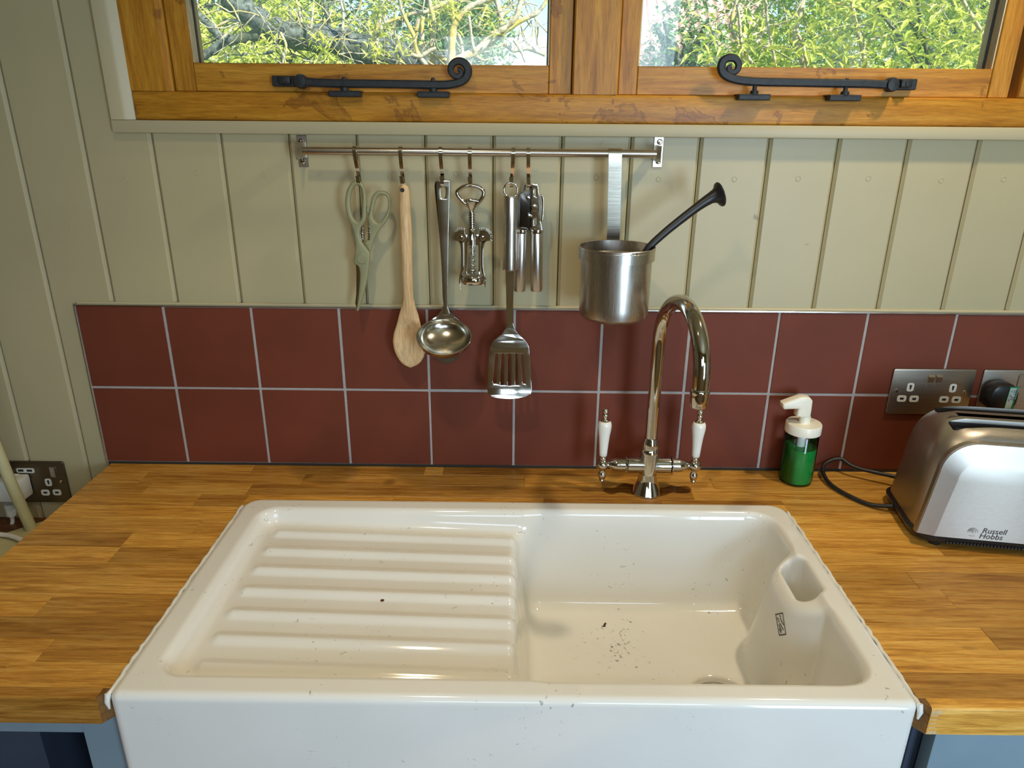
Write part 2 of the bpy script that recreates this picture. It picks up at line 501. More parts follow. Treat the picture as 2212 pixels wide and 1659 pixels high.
# ================================================================== THE SETTING
R_X0, R_X1, R_Y0, R_Z0, R_Z1 = -1.7, 3.0, -2.4, -0.90, 1.34
WX0, WX1, WZ0, WZ1 = 0.160, 1.622, 0.608, 1.160          # window opening
JOINTS = [-1.70]+[-0.0455-0.1109*k for k in range(13, 0, -1)]+[-0.0455, 0.0635, 0.1750, 0.2868, 0.3967, 0.5060, 0.6168,
          0.7271, 0.8382, 0.9498, 1.0607, 1.1718, 1.2826, 1.3941, 1.5061]+[1.5061+0.1112*k for k in range(1, 14)]+[3.0]
wall = structure('wall_back')
b = MB()
for (x0, x1, z0, z1) in ((R_X0, WX0, R_Z0, R_Z1), (WX1, R_X1, R_Z0, R_Z1), (WX0, WX1, R_Z0, WZ0), (WX0, WX1, WZ1, R_Z1)):
    b.box(x0, x1, 0.0215, 0.13, z0, z1)
b.build('backing', M['gap'], wall, 0)
def board_section(xa, xb):
    g, ch, dp = 0.0007, 0.0052, 0.0045
    return [(xa+g, 0.021), (xa+g, 0.008+dp), (xa+ch, 0.008), (xb-ch, 0.008), (xb-g, 0.008+dp), (xb-g, 0.021)]
for i in range(len(JOINTS)-1):
    xa, xb = JOINTS[i], JOINTS[i+1]
    if xb-xa < 0.02: continue
    m = MB()
    if xb <= 0.1236 or xa >= 1.66:
        m.prism_z(board_section(xa, xb), -0.9, R_Z1)
    else:
        m.prism_z(board_section(xa, xb), -0.9 if xb < 0.4 or xa > 2.2 else -0.2, 0.600)
        if xa < 0.12: m.prism_z([(xa+.0007, .021), (xa+.0007, .0125), (xa+.0052, .008), (0.135, .008), (0.135, .021)], 0.600, R_Z1)
    bo = m.build('board', M['paint'], wall, 30)
    # filled nail heads showing through the paint
    for zz in ((0.528+random.uniform(-.004, .004),) if xa > 0.1 else (0.47+random.uniform(-.05, .05),)):
        if 0.1 < xa < 1.6 or -0.2 < xa < 0.1:
            nb = MB(); cx = (xa+xb)/2+random.uniform(-.008, .012)
            prof = [(0.0046, 0.0079), (0.0042, 0.00745), (0.0034, 0.0074), (0.0030, 0.0078)]
            nb.lathe(prof, (cx, 0, zz), 'y', 14, False, True)
            nb.build('nail_head', M['paint'], bo, 30)
b = MB()                                                   # boards above the window, out of sight of the photo
b.box(0.135, 1.66, 0.008, 0.021, WZ1+0.02, R_Z1)
b.build('panel', M['paint'], wall, 0)
# glazed wall tiles, two rows
P = 0.153
b = MB(); b.box(0.0, 2.45, 0.0009, 0.0079, -0.03, 0.3050); b.build('grout', M['grout'], wall, 0)
for j in (0, 1):
    for i in range(16):
        z0, z1 = (0.0045, 0.1508) if j == 0 else (0.1552, 0.3035)
        x0, x1 = i*P+0.0021+random.uniform(-.0003, .0003), (i+1)*P-0.0021+random.uniform(-.0003, .0003)
        if i == 0: x0 = 0.0008
        b = MB(); dy = random.uniform(-.0003, .0003)
        b.rbox(x0, x1, dy, 0.0075, z0+random.uniform(-.0004, .0004), z1+random.uniform(-.0004, .0004), 0.0009, 1)
        b.build('tile', M['tile'], wall, 30)
b = MB(); b.box(0.002, 2.44, -0.0006, 0.002, -0.006, 0.0040); b.build('bottom_joint', M['gap'], wall, 0)
tr = structure('trim_1')
b = MB(); b.rbox(-0.0022, 2.45, -0.0016, 0.0078, 0.3042, 0.3066, 0.0006, 1); b.rbox(-0.0022, 0.0003, -0.0012, 0.0078, 0.0, 0.3066, 0.0005, 1)
b.build('metal_edge', M['alu'], tr, 30)
b = MB(); b.tube([(0.002, 0.0075, 0.3072), (2.44, 0.0075, 0.3072)], 0.0034, 8); b.build('sealant_line', M['paint_trim'], tr, 60)

# cream trims round the window
t2 = structure('trim_2')
b = MB(); b.rbox(0.1236, 2.9, -0.008, 0.0079, 0.5893, 0.6085, 0.0018, 2); b.build('lower_trim', M['paint_trim'], t2, 40)
b = MB(); b.prism_z([(0.1236, 0.0079), (0.1236, -0.0065), (0.1250, -0.008), (0.1440, -0.008), (0.1490, -0.0065), (0.1602, 0.0005), (0.1602, 0.0079)], 0.6088, R_Z1)
b.build('left_trim', M['paint_trim'], t2, 25)
b = MB(); b.rbox(1.622, 1.66, -0.008, 0.0079, 0.6088, R_Z1, 0.0018, 1); b.build('right_trim', M['paint_trim'], t2, 40)

# oak window frame
t3 = structure('trim_3')
b = MB(); b.rbox(WX0, WX1, -0.002, 0.10, WZ0+.0005, 0.6512, 0.004, 3); b.build('frame_rail', M['oak_h'], t3, 40)
b = MB(); b.prism_z([(WX0, 0.0), (0.2165, 0.0), (0.2245, 0.008), (0.2245, 0.10), (WX0, 0.10)], 0.6514, 1.118); b.build('jamb', M['oak_v'], t3, 25)
b = MB(); b.prism_z([(0.8535, 0.0), (0.9205, 0.0), (0.9225, 0.003), (0.9225, 0.10), (0.8515, 0.10), (0.8515, 0.003)], 0.6514, 1.118); b.build('mullion', M['oak_v'], t3, 25)
b = MB(); b.rbox(1.545, WX1, 0.0, 0.10, 0.6514, 1.118, 0.002, 1); b.build('jamb', M['oak_v'], t3, 40)
b = MB(); b.rbox(WX0, WX1, 0.0, 0.10, 1.119, WZ1, 0.002, 1); b.build('head', M['oak_h'], t3, 40)
def sash(name, x0, xi0, xi1, x1):
    s = structure(name); ZB, ZR, ZT = 0.6514, 0.6932, 1.115
    b = MB(); b.rbox(x0, xi0, 0.010, 0.058, ZB, ZT, 0.0012, 1); b.build('stile', M['oak_v'], s, 40)
    b = MB(); b.rbox(xi1, x1, 0.010, 0.058, ZB, ZT, 0.0012, 1); b.build('stile', M['oak_v'], s, 40)
    b = MB(); b.rbox(xi0+.0003, xi1-.0003, 0.0104, 0.058, ZB, ZR, 0.0012, 1); b.build('bottom_rail', M['oak_h'], s, 40)
    b = MB(); b.rbox(xi0+.0003, xi1-.0003, 0.0104, 0.058, ZT-.04, ZT, 0.0012, 1); b.build('top_rail', M['oak_h'], s, 40)
    for xa, xb in ((xi0+.0002, xi0+.0022), (xi1-.0022, xi1-.0002)):
        b = MB(); b.box(xa, xb, 0.0125, 0.034, ZR+.0002, ZT-.0402); b.build('glazing_bead', M['oak_bead'], s, 0)
    b = MB()
    for xa, xb in ((xi0+.0022, xi0+.0036), (xi1-.0036, xi1-.0022)): b.box(xa, xb, 0.030, 0.0355, ZR+.0005, ZT-.0405)
    b.build('black_seal', M['slot'], s, 0)
    b = MB(); b.box(xi0+.001, xi1-.001, 0.0360, 0.0400, ZR-.004, ZT-.036); b.build('pane', M['glass'], s, 0)
sash('window_1', 0.2262, 0.2588, 0.8150, 0.8502)
sash('window_2', 0.9240, 0.9530, 1.5040, 1.5360)

# the rest of the room (behind and beside the camera)
fl = structure('floor')
k = 0; y = R_Y0
while y < 0.0:
    b = MB(); b.rbox(R_X0, R_X1, y+.001, min(y+0.14, 0.02)-.001, R_Z0-.03, R_Z0, 0.001, 1); b.build('plank', M['floor'], fl, 30); y += 0.14
ce = structure('ceiling'); b = MB(); b.box(R_X0, R_X1, R_Y0, 0.13, R_Z1, R_Z1+.05); b.build('ceiling_lining', M['paint'], ce, 0)
wl = structure('wall_left'); b = MB(); b.box(R_X0-.06, R_X0, R_Y0, 0.13, R_Z0-.03, R_Z1+.05); b.build('lining', M['paint'], wl, 0)
wr = structure('wall_right'); b = MB(); b.box(R_X1, R_X1+.06, R_Y0, 0.13, R_Z0-.03, R_Z1+.05); b.build('lining', M['paint'], wr, 0)
wf = structure('wall_front'); b = MB()
OPEN = [('window_3', 0.42, 0.90, 0.55, 0.97), ('window_4', 1.00, 1.50, 0.62, 1.14), ('fill_opening', 1.59, 2.09, -0.18, 0.75)]  # third opening is made up to frame the front fill
cuts_x = sorted({R_X0, R_X1, *[o_[1] for o_ in OPEN], *[o_[2] for o_ in OPEN]})
for xa, xb in zip(cuts_x[:-1], cuts_x[1:]):
    hit = [o_ for o_ in OPEN if o_[1] <= xa+1e-6 and o_[2] >= xb-1e-6]
    if not hit: b.box(xa, xb, R_Y0-.08, R_Y0, R_Z0, R_Z1)
    else: b.box(xa, xb, R_Y0-.08, R_Y0, R_Z0, hit[0][3]); b.box(xa, xb, R_Y0-.08, R_Y0, hit[0][4], R_Z1)
b.build('lining', M['paint'], wf, 0)
for nm, xa, xb, za, zb in OPEN:
    dr = structure(nm); b = MB()
    for x in (xa, xb-.035): b.box(x, x+.035, R_Y0-.07, R_Y0-.02, za, zb)
    for z in (za, zb-.035): b.box(xa+.035, xb-.035, R_Y0-.07, R_Y0-.02, z, z+.035)
    b.build('frame', M['oak_v'], dr, 0)

# ================================================================== WORKTOP
SX0, SX1, SYB, SYF = 0.3106, 1.2253, -0.1322, -0.5800     # sink outline
WT0, WT1, WYF, THK = 0.0070, 2.30, -0.5785, 0.038
wt = thing('worktop', 'oiled oak block worktop of narrow staves running either side of the white sink', 'worktop', (0.1, -0.3, -0.038))
CX0, CX1, CY = SX0-.0030, SX1+.0030, SYB+.0022             # cut-out
rows = [-0.0015]
while rows[-1] > WYF+0.002:
    nx = -0.033-0.0408*(len(rows)-1); rows.append(max(nx, WYF))
rows = [r for r in rows if r > WYF+.004]+[WYF]
def stave(x0, x1, y0, y1, front=False, chl=False, chr_=False):
    if x1-x0 < 0.004 or abs(y1-y0) < .003: return
    dz = random.uniform(-.00012, .00012)
    if front:
        # front row: rounded top edge, cut corner beside the sink
        r = 0.0035
        prof = [(y1, -THK), (y1, -r)]+[(y1+r-r*math.cos(a), -r+r*math.sin(a)) for a in (.4, .8, 1.2, 1.57)]+[(y0, 0), (y0, -THK)]
        xa0, xa1 = x0, x1
        m = MB(); n = len(prof)
        def xe(base, yy, sgn, on):   # chamfer in plan
            return base+(sgn*max(0.0, (y1+0.012)-yy)*0.62 if on else 0)
        m.rings([[(xe(x0, yy, -1, chl), yy, zz) for yy, zz in prof], [(xe(x1, yy, 1, chr_), yy, zz) for yy, zz in prof]])
        m.build('stave', M['stave'], wt, 30); return
    m = MB(); m.rbox(x0, x1, min(y0, y1), max(y0, y1), -THK, dz, 0.0005, 1); m.build('stave', M['stave'], wt, 30)
def row(xa, xb, y0, y1, cuts=(), **kw):
    xs = [xa]+[c for c in cuts if xa < c < xb]
    x = xs[-1]+random.uniform(.12, .42)
    while x < xb-.08:
        xs.append(x); x += random.uniform(.20, .52)
    xs.append(xb)
    for i in range(len(xs)-1):
        stave(xs[i]+.0001, xs[i+1]-.0001, y0, y1)
known = {0: (0.28, 0.60, 0.635), 1: (0.0935, 0.385), 2: (0.1205, 0.3, 1.0795), 5: (0.26,), 12: (0.1932,), 8: (1.34,)}
for k in range(len(rows)-1):
    y0, y1 = rows[k], rows[k+1]
    last = k == len(rows)-2
    if y1 >= CY: row(WT0, WT1, y0, y1, known.get(k, ()))
    else:
        if y0 > CY: row(CX0, CX1, y0, CY, known.get(k, ()))
        if last:
            stave(WT0, 0.17, y0, y1, True); stave(0.17, CX0-.0095, y0, y1, True)
            stave(CX1+.0105, 1.62, y0, y1, True); stave(1.62, WT1, y0, y1, True)
            continue
        if k == len(rows)-3:
            # row beside the cut corner
            row(WT0, CX0-.0015, y0, y1, known.get(k, ())); row(CX1+.0015, WT1, y0, y1)
        else:
            row(WT0, CX0, y0, y1, known.get(k, ())); row(CX1, WT1, y0, y1, known.get(k, ()))
# cut corners beside the sink: end grain
for sg, xs in ((-1, CX0), (1, CX1)):
    b = MB(); y0, y1 = rows[-2], WYF
    pts = [(xs+sg*.0001, y0-.0003), (xs+sg*.0002, y1+.0115), (xs+sg*.0098, y1+.0006), (xs+sg*.0104, y1+.001), (xs+sg*.0104, y0-.0003)]
    b.prism_z(pts if sg > 0 else pts[::-1], -THK, -.0003)
    b.build('end_block', M['stave_end'], wt, 20)
# oak filling the rounded back corners of the cut-out
for sg, xs, xk in ((1, CX0, SX0), (-1, CX1, SX1)):
    r_ = .030; cx_, cy_ = xk+sg*r_, SYB-r_
    arc = [(cx_-sg*(r_+.0012)*math.cos(a), cy_+(r_+.0012)*math.sin(a)) for a in np.linspace(0.03, math.pi/2-.03, 12)]
    b = MB(); pts = [(xs-sg*.0002, arc[0][1]), (xs-sg*.0002, CY+.0003), (arc[-1][0], CY+.0003)]+arc[::-1]
    b.prism_z(pts, -THK, -.0001); b.build('corner_fillet', M['stave'], wt, 20)
# pale finger joint at the right-hand cut corner
b = MB()
for i in range(6):
    z = -.004-i*.0058; ln = .012 if i in (0, 5) else .0085
    b.rbox(CX1+.0108, CX1+.0108+ln, WYF-.0003, WYF+.004, z-(.0046 if i in (0, 5) else .0018), z, .0002, 1)
b.build('finger_joint', M['beech'], wt, 20)

# ================================================================== SINK
def profile(H, w, r1, r2):
    th = math.atan2(H, w); t1 = r1*math.tan(th/2); t2 = r2*math.tan(th/2)
    p = [(-t1+r1*math.sin(a), r1-r1*math.cos(a)) for a in np.linspace(0, th, 9)]
    p += [(w+t2-r2*math.sin(a), H-r2+r2*math.cos(a)) for a in np.linspace(th, 0, 9)]
    d, h = np.array([q[0] for q in p]), np.array([q[1] for q in p])
    return lambda x: np.interp(x, d, h)
def sdr(X, Y, x0, x1, y0, y1, r):
    qx = np.abs(X-(x0+x1)/2)-((x1-x0)/2-r); qy = np.abs(Y-(y0+y1)/2)-((y1-y0)/2-r)
    return -(np.hypot(np.maximum(qx, 0), np.maximum(qy, 0))+np.minimum(np.maximum(qx, qy), 0)-r)
def sstep(x, a, b_): 
    t_ = np.clip((x-a)/(b_-a), 0, 1); return t_*t_*(3-2*t_)
ed = np.array([0, .0003, .001, .0021, .0036, .0055, .0076, .0098])
def axis_(a, b_, h):
    n = int(round((b_-a-.0236)/h)); return np.concatenate([a+ed, np.linspace(a+.0118, b_-.0118, n), (b_-ed)[::-1]])
gx, gy = axis_(SX0, SX1, .0018), axis_(SYF, SYB, .0018)
X, Y = np.meshgrid(gx, gy, indexing='ij')
ZS = 0.005
dep = np.zeros_like(X)
d0 = sdr(X, Y, 0.3500, 1.1900, -0.5440, -0.1680, 0.030)
dr_h = 0.022+0.011*np.clip((X-0.36)/0.40, 0, 1)
dep += profile(1.0*.022, .010, .012, .016)(d0)/.022*dr_h
# drainer ridges
for k in range(7):
    yk = -0.2080-0.0500*k
    dx = np.maximum(np.maximum(0.389-X, X-0.800), 0); dd = np.hypot(dx, Y-yk)
    rg = np.where(dd < .0155, 0.5+0.5*np.cos(np.pi*np.clip(dd/.0155, 0, 1)), 0)
    dep -= 0.0060*rg*(1-sstep(X, 0.760, 0.790))*sstep(d0, 0.004, 0.02)
db = sdr(X, Y, 0.7700, 1.1900, -0.5440, -0.1680, 0.045)
HB = 0.142
bas = profile(HB, .022, .013, .024)(db)
dep = dep+bas
# overflow: a hollow bulge running down the right-hand wall
dc = sdr(X, Y, 1.1510, 1.30, -0.4100, -0.2660, 0.056)
pc = profile(HB+.016, .032, .012, .018)
slope = 0.008+0.55*np.maximum(0, 1.188-X)
col_ = slope+pc(-dc+.0)
mx = sstep(X, 1.05, 1.10)
kk = .010
sm = 0.5*(dep+col_-np.sqrt((dep-col_)**2+kk**2))
sm = np.where(dep < 1e-5, np.minimum(dep, sm+ .0), sm)
dep = np.where(mx > 0.5, np.maximum(sm, 0), dep)
dh = sdr(X, Y, 1.1680, 1.2000, -0.3750, -0.2860, 0.015)
dep += profile(.15, .004, .007, .003)(dh)
# waste
rr = np.hypot(X-1.068, Y+0.393)
dep += profile(.010, .004, .005, .002)(.046-rr)
do = np.minimum(np.minimum(X-SX0, SX1-X), np.minimum(Y-SYF, SYB-Y)); ro = .010
# corner rounding in plan
for cx, sx, cy, sy, r in ((SX0, 1, SYB, -1, .030), (SX1, -1, SYB, -1, .030), (SX0, 1, SYF, 1, .012), (SX1, -1, SYF, 1, .012)):
    px, py = cx+sx*r, cy+sy*r
    ux, uy = (px-X)*sx, (py-Y)*sy
    inn = (ux > 0) & (uy > 0)
    L = np.hypot(ux, uy); mxn = np.maximum(ux, uy)
    # squash the square corner onto the arc
    s_ = np.where(inn & (L > 1e-9), mxn/np.maximum(L, 1e-9), 1)
    X = np.where(inn, px-sx*ux*s_, X); Y = np.where(inn, py-sy*uy*s_, Y)
    do = np.where(inn, np.minimum(do, r-np.where(inn, mxn, 0)), do)
dd = np.clip(do, 0, ro)
edge = ro-np.sqrt(np.maximum(ro**2-(ro-dd)**2, 0))
Z = ZS-dep-edge
nx_, ny_ = X.shape
vv = np.stack([X, Y, Z], -1).reshape(-1, 3)
ii = np.arange(nx_*ny_).reshape(nx_, ny_)
q = np.stack([ii[:-1, :-1], ii[1:, :-1], ii[1:, 1:], ii[:-1, 1:]], -1).reshape(-1, 4)
loop = np.concatenate([ii[:, 0], ii[-1, 1:], ii[-2::-1, -1], ii[0, -2:0:-1]])
low = vv[loop].copy(); low[:, 2] = -0.215
nb_ = len(vv); n_l = len(loop)
sk = [(int(loop[(i+1) % n_l]), int(loop[i]), nb_+i, nb_+(i+1) % n_l) for i in range(n_l)]
me = bpy.data.meshes.new('basin')
me.from_pydata(np.vstack([vv, low]).tolist(), [], q.tolist()+sk+[tuple(nb_+i for i in range(n_l))])
me.validate(); me.shade_smooth(); me.set_sharp_from_angle(angle=math.radians(70))
sink = thing('sink', 'white fireclay sink with a ribbed drainer on the left and one deep bowl', 'sink', (0.77, -0.36, -0.215))
obj_from_mesh('basin', me, M['fireclay'], sink)
# waste ring and dark outlet
b = MB(); zw = ZS-.033-HB-.010
b.lathe([(.045, zw+.0005), (.044, zw+.0025), (.034, zw+.0015), (.020, zw+.0004), (.019, zw-.0005), (.001, zw-.0005)], (1.068, -.393, 0), 'z', 40, True, True)
b.build('waste', M['steel_poly'], sink)
for sg, x in ((-1, SX0-.0012), (1, SX1+.0012)):
    b = MB()
    pts = [(x+random.uniform(-.0008, .0008), yy, -.0002+random.uniform(-.0006, .0007)) for yy in np.linspace(SYB-.02, SYF+.006, 60)]
    b.tube(pts, [0.0023+random.uniform(-.0003, .0006) for _ in pts], 8)
    b.tube([(x+sg*.0012, SYF+.008, .000), (x+sg*.0014, SYF+.004, -.008), (x+sg*.0006, SYF+.004, -.018)], [.0038, .0032, .0012], 8)
    b.build('sealant', M['sealant'], sink, 60)
# maker's stamp: outlined rectangle with a scrawl, on the inner face of the right-hand wall
deps = bpy.context.evaluated_depsgraph_get()
SINKBM = None
def sink_z(x, y):
    i = int(np.argmin(np.abs(gx-x))); j = int(np.argmin(np.abs(gy-y))); return Z[i, j]
from mathutils.bvhtree import BVHTree
_bvh = BVHTree.FromPolygons([Vector(p) for p in vv.tolist()], q.tolist())
def on_sink(u, v, lift=0.0006):
    d = ray(u, v).normalized(); h = _bvh.ray_cast(CAM, d)
    return h[0]+h[1]*(lift if h[1].dot(d) < 0 else -lift)
def stroke(mb, pix, r=.0006):
    pts = [on_sink(u, v) for u, v in pix]; mb.tube(pts, r, 6)
def seg_(a, b_, n=6): return [(a[0]+(b_[0]-a[0])*i/n, a[1]+(b_[1]-a[1])*i/n) for i in range(n+1)]
b = MB(); c4 = [(1676.2, 1327.4), (1691.2, 1324.3), (1698, 1370), (1684, 1372)]
for i in range(4): stroke(b, seg_(c4[i], c4[(i+1) % 4]), .0007 if i % 2 == 0 else .0004)
for a, b_ in (((1685.7, 1335), (1693, 1350)), ((1682.5, 1340), (1684, 1344)), ((1685, 1346), (1693, 1361)), ((1683, 1349), (1689, 1363)), ((1684, 1358), (1688, 1367)), ((1681, 1334), (1680.8, 1339)), ((1685, 1329), (1687, 1333))):
    stroke(b, seg_(a, b_, 4), .0005)
b.build('maker_stamp', M['print'], sink, 0)
# small stains and specks
b = MB()
def speck(u, v, rx, ry):
    c_ = on_sink(u, v, .0002); n = 10
    b.add([c_+Vector((0, 0, .0007))]+[c_+Vector((rx*math.cos(2*math.pi*i/n), ry*math.sin(2*math.pi*i/n), 0)) for i in range(n)], [(0, 1+i, 1+(i+1) % n) for i in range(n)])
speck(826, 1296, .0029, .0036)
b.build('brown_spot', simple('brown_stain', lin(92, 44, 16), 0.3), sink, 60)
b = MB()
for u, v, rx, ry in ((1306, 1350, .0018, .004), (1304, 1353, .0035, .0018), (1308, 1347, .0016, .0026)): speck(u, v, rx, ry)
b.build('dark_fleck', M['print'], sink, 60)
# drops of water on the bowl floor
b = MB()
for i in range(70):
    u, v = random.gauss(1338, 22), random.gauss(1390, 30)
    if i % 2: u, v = 1340+random.gauss(-(0), 12)-(v-1390)*.25, v
    c_ = on_sink(u, v, .0001); r = random.uniform(.0006, .0020); n = 8; vs_ = [c_+Vector((0, 0, r*.55))]
    vs_ += [c_+Vector((r*.6*math.cos(2*math.pi*k/n), r*.6*math.sin(2*math.pi*k/n), r*.4)) for k in range(n)]
    vs_ += [c_+Vector((r*math.cos(2*math.pi*k/n), r*math.sin(2*math.pi*k/n), 0)) for k in range(n)]
    b.add(vs_, [(0, 1+k, 1+(k+1) % n) for k in range(n)]+[(1+k, 1+n+k, 1+n+(k+1) % n, 1+(k+1) % n) for k in range(n)])
o = b.build('water_drops', M['water'], sink, 80); o['kind'] = 'stuff'

# ================================================================== CABINETS under the worktop
yc = -0.556
zr = at(100, 1582, yc).z; xs0 = at(182, 1590, yc).x
cl = thing('base_cabinet', 'blue-grey open base cabinet under the left end of the worktop', 'cabinet', (0.15, -0.3, -0.9))
b = MB(); b.rbox(WT0+.01, xs0, yc, yc+.022, zr, -THK-.0005, .0008, 1); b.build('top_rail', M['blue'], cl, 40)
b = MB(); b.rbox(xs0, SX0-.007, yc, yc+.022, -0.86, -THK-.0005, .0008, 1); b.build('stile', M['blue'], cl, 40)
b = MB(); b.rbox(WT0+.01, WT0+.045, yc, yc+.022, -0.86, zr, .0008, 1); b.build('stile', M['blue'], cl, 40)
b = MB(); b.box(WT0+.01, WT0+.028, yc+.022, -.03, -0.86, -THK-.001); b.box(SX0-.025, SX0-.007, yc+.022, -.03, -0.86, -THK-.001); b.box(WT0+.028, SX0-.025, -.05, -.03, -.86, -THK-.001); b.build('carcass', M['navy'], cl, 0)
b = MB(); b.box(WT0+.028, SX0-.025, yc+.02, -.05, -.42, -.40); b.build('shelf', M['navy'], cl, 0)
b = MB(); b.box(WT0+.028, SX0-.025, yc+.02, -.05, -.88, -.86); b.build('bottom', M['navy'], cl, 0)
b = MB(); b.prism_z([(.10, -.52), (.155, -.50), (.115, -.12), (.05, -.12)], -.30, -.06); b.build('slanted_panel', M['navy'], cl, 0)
cr = thing('base_cabinet', 'blue-grey base cabinet with closed door under the toaster end of the worktop', 'cabinet', (1.7, -0.3, -0.9))
xd = at(2012, 1600, yc).x
b = MB(); b.rbox(xd-.012, WT1, yc+.020, -.03, -.86, -THK-.001, .001, 1); b.build('carcass', M['navy'], cr, 40)
b = MB(); b.rbox(xd+.001, WT1, yc-.003, yc+.018, -.86, -THK-.002, .0015, 2); b.build('door', M['blue'], cr, 40)
sc_ = thing('sink_cabinet', 'recessed cabinet in the colour of shade, carrying the white sink', 'cabinet', (0.77, -0.3, -0.9))
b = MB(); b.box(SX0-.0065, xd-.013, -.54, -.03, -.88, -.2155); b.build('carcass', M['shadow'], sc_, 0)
b = MB(); b.box(SX0-.0065, SX0-.003, -.5555, -.10, -.2155, -.041); b.build('gap_shade', M['shadow'], sc_, 0)  # dark boxes put where the gaps beside the sink lie in shade
b = MB(); b.box(SX1+.003, xd-.0125, -.535, -.10, -.2155, -.041); b.build('gap_shade', M['shadow'], sc_, 0)
# ================================================================== CASEMENT STAYS
def stay(pix_arm, bracket, pivot, pins, label):
    y = -0.014
    base = at(*pix_arm[0], y)
    s = thing('casement_stay', label, 'window stay', (base.x, 0, 0.655), 'black window stays')
    arm = catmull(pix_arm, 5, False)
    pts = [at(u, v, y) for u, v in arm]; n = len(pts)
    b = MB()
    fl_ = []
    for i in range(n):
        t_ = i/(n-1)
        w = 0.0062 if t_ < .50 else 0.0062-0.0030*max(0, (t_-.55)/.45)
        if i < 3: w = .0070
        fl_.append((w, w*.78))
    # flat forged bar: width lies in the plane of the window
    rings_ = []
    for i in range(n):
        tg = (pts[min(i+1, n-1)]-pts[max(i-1, 0)]).normalized(); nn = tg.cross(Vector((0, 1, 0))).normalized()
        w, d_ = fl_[i]
        rings_.append([pts[i]+nn*w*a+Vector((0, d_*c_, 0)) for a, c_ in ((1, .35), (.6, .9), (-.6, .9), (-1, .35), (-1, -.35), (-.6, -.9), (.6, -.9), (1, -.35))])
    b.rings(rings_); b.build('arm', M['iron'], s, 35)
    b = MB(); pv = at(*pivot, y); b.lathe([(.0005, -.0225), (.0085, -.0215), (.0105, -.017), (.0105, -.006), (.0085, -.002), (.0005, -.001)], (pv.x, 0, pv.z), 'y', 20); b.build('pivot', M['iron'], s, 35)
    (u0, v0), (u1, v1) = bracket
    p0, p1 = at(u0, v0, -.006), at(u1, v1, -.006)
    b = MB(); b.rbox(min(p0.x, p1.x), max(p0.x, p1.x), -.004, .0100, p1.z, p0.z, .0012, 1)
    xm = (p0.x+p1.x)/2; b.rbox(xm-.009, xm+.009, -.013, -.003, p1.z+.003, p0.z-.001, .0025, 2)
    b.lathe([(.0004, -.0152), (.003, -.0150), (.0035, -.0125)], (xm, 0, (p0.z+p1.z)/2), 'y', 12)
    b.build('hinge_bracket', M['iron'], s, 35)
    for u, vt, vb in pins:
        pt = at(u, vt, y); pb = at(u, 201, y); zb = 0.6512
        b = MB(); b.rbox(pb.x-.0245, pb.x+.0245, -.0195, -.0022, zb-.0065, zb+.0015, .0012, 1)
        b.rbox(pb.x-.0245, pb.x+.0245, -.0195, .0095, zb+.0002, zb+.0024, .0008, 1)
        b.lathe([(.0065, zb+.002), (.0062, zb+.0065), (.0034, zb+.0085), (.0032, pt.z-.0015), (.0022, pt.z), (.0003, pt.z+.0003)], (pb.x, y, 0), 'z', 14)
        b.build('pin', M['iron'], s, 35)
stay([(650, 177), (672, 178), (700, 179.5), (745, 180.5), (800, 181), (860, 182), (920, 183), (960, 183.5), (985, 180), (1003, 172), (1011, 158), (1009, 144), (999, 134), (986, 133), (976, 141), (974, 153), (981, 163), (991, 165), (997, 158), (994, 150), (988, 150)],
     ((585, 163), (648, 187)), (650, 176), ((745, 166, 0), (936, 168, 0)), 'black iron curled stay on the left casement, its scroll at the right end')
stay([(1925, 183), (1905, 182.5), (1870, 181), (1810, 180), (1750, 179), (1690, 178), (1630, 176.5), (1590, 172), (1566, 162), (1558, 147), (1562, 132), (1574, 125), (1588, 127), (1595, 138), (1593, 150), (1585, 156), (1576, 153), (1574, 146), (1580, 143)],
     ((1985, 170), (1925, 194)), (1926, 183), ((1629, 170, 0), (1825, 169, 0)), 'black iron curled stay on the right casement, its scroll at the left end')

# ================================================================== RAIL with hooks
RY, RZ, RR = -0.034, 0.5650, 0.0061
rail = thing('utensil_rail', 'brushed steel utensil rail screwed to the boards below the window', 'rail', (0.7, 0.008, RZ))
xl, xr = at(655, 327, RY).x, at(1417, 330, RY).x
b = MB(); b.lathe([(.0003, xl-.0005), (RR, xl-.0005), (RR, xr+.0005), (.0003, xr+.0005)], (0, RY, RZ+.0003), 'x', 24); b.build('bar', M['steel_rail'], rail, 40)
for u0, u1, v0, v1, sg in ((642, 664, 292, 361, 1), (1411, 1433, 293, 362, -1)):
    p0, p1 = at(u0, v0, .005), at(u1, v1, .005); xc = (p0.x+p1.x)/2; hw = .0080
    br = MB(); br.rbox(xc-hw, xc+hw, .0058, .0079, p1.z, p0.z, .0008, 1)
    fx = xc+sg*hw*.35
    br.rbox(min(fx, fx+sg*.0022), max(fx, fx+sg*.0022), RY-.010, .0062, RZ-.0125, RZ+.0125, .0007, 1)
    bo = br.build('bracket', M['steel_plate'] if sg > 0 else M['steel_h'], rail, 30)  # left darker, right lighter: reflection difference painted as two steels
    for zz in (p0.z-.0095, p1.z+.0095):
        s_ = MB(); s_.lathe([(.0003, .0040), (.0030, .0042), (.0046, .0053), (.0046, .0062)], (xc-sg*.0012, 0, zz), 'y', 16)
        s_.box(xc-sg*.0012-.0022, xc-sg*.0012+.0022, .0036, .0043, zz-.0004, zz+.0004); s_.box(xc-sg*.0012-.0004, xc-sg*.0012+.0004, .0036, .0043, zz-.0022, zz+.0022)
        s_.build('screw', M['steel_poly'], bo, 30)
HY = -0.0334
HZ = 0.5175                                                  # inside of the lower hook loops
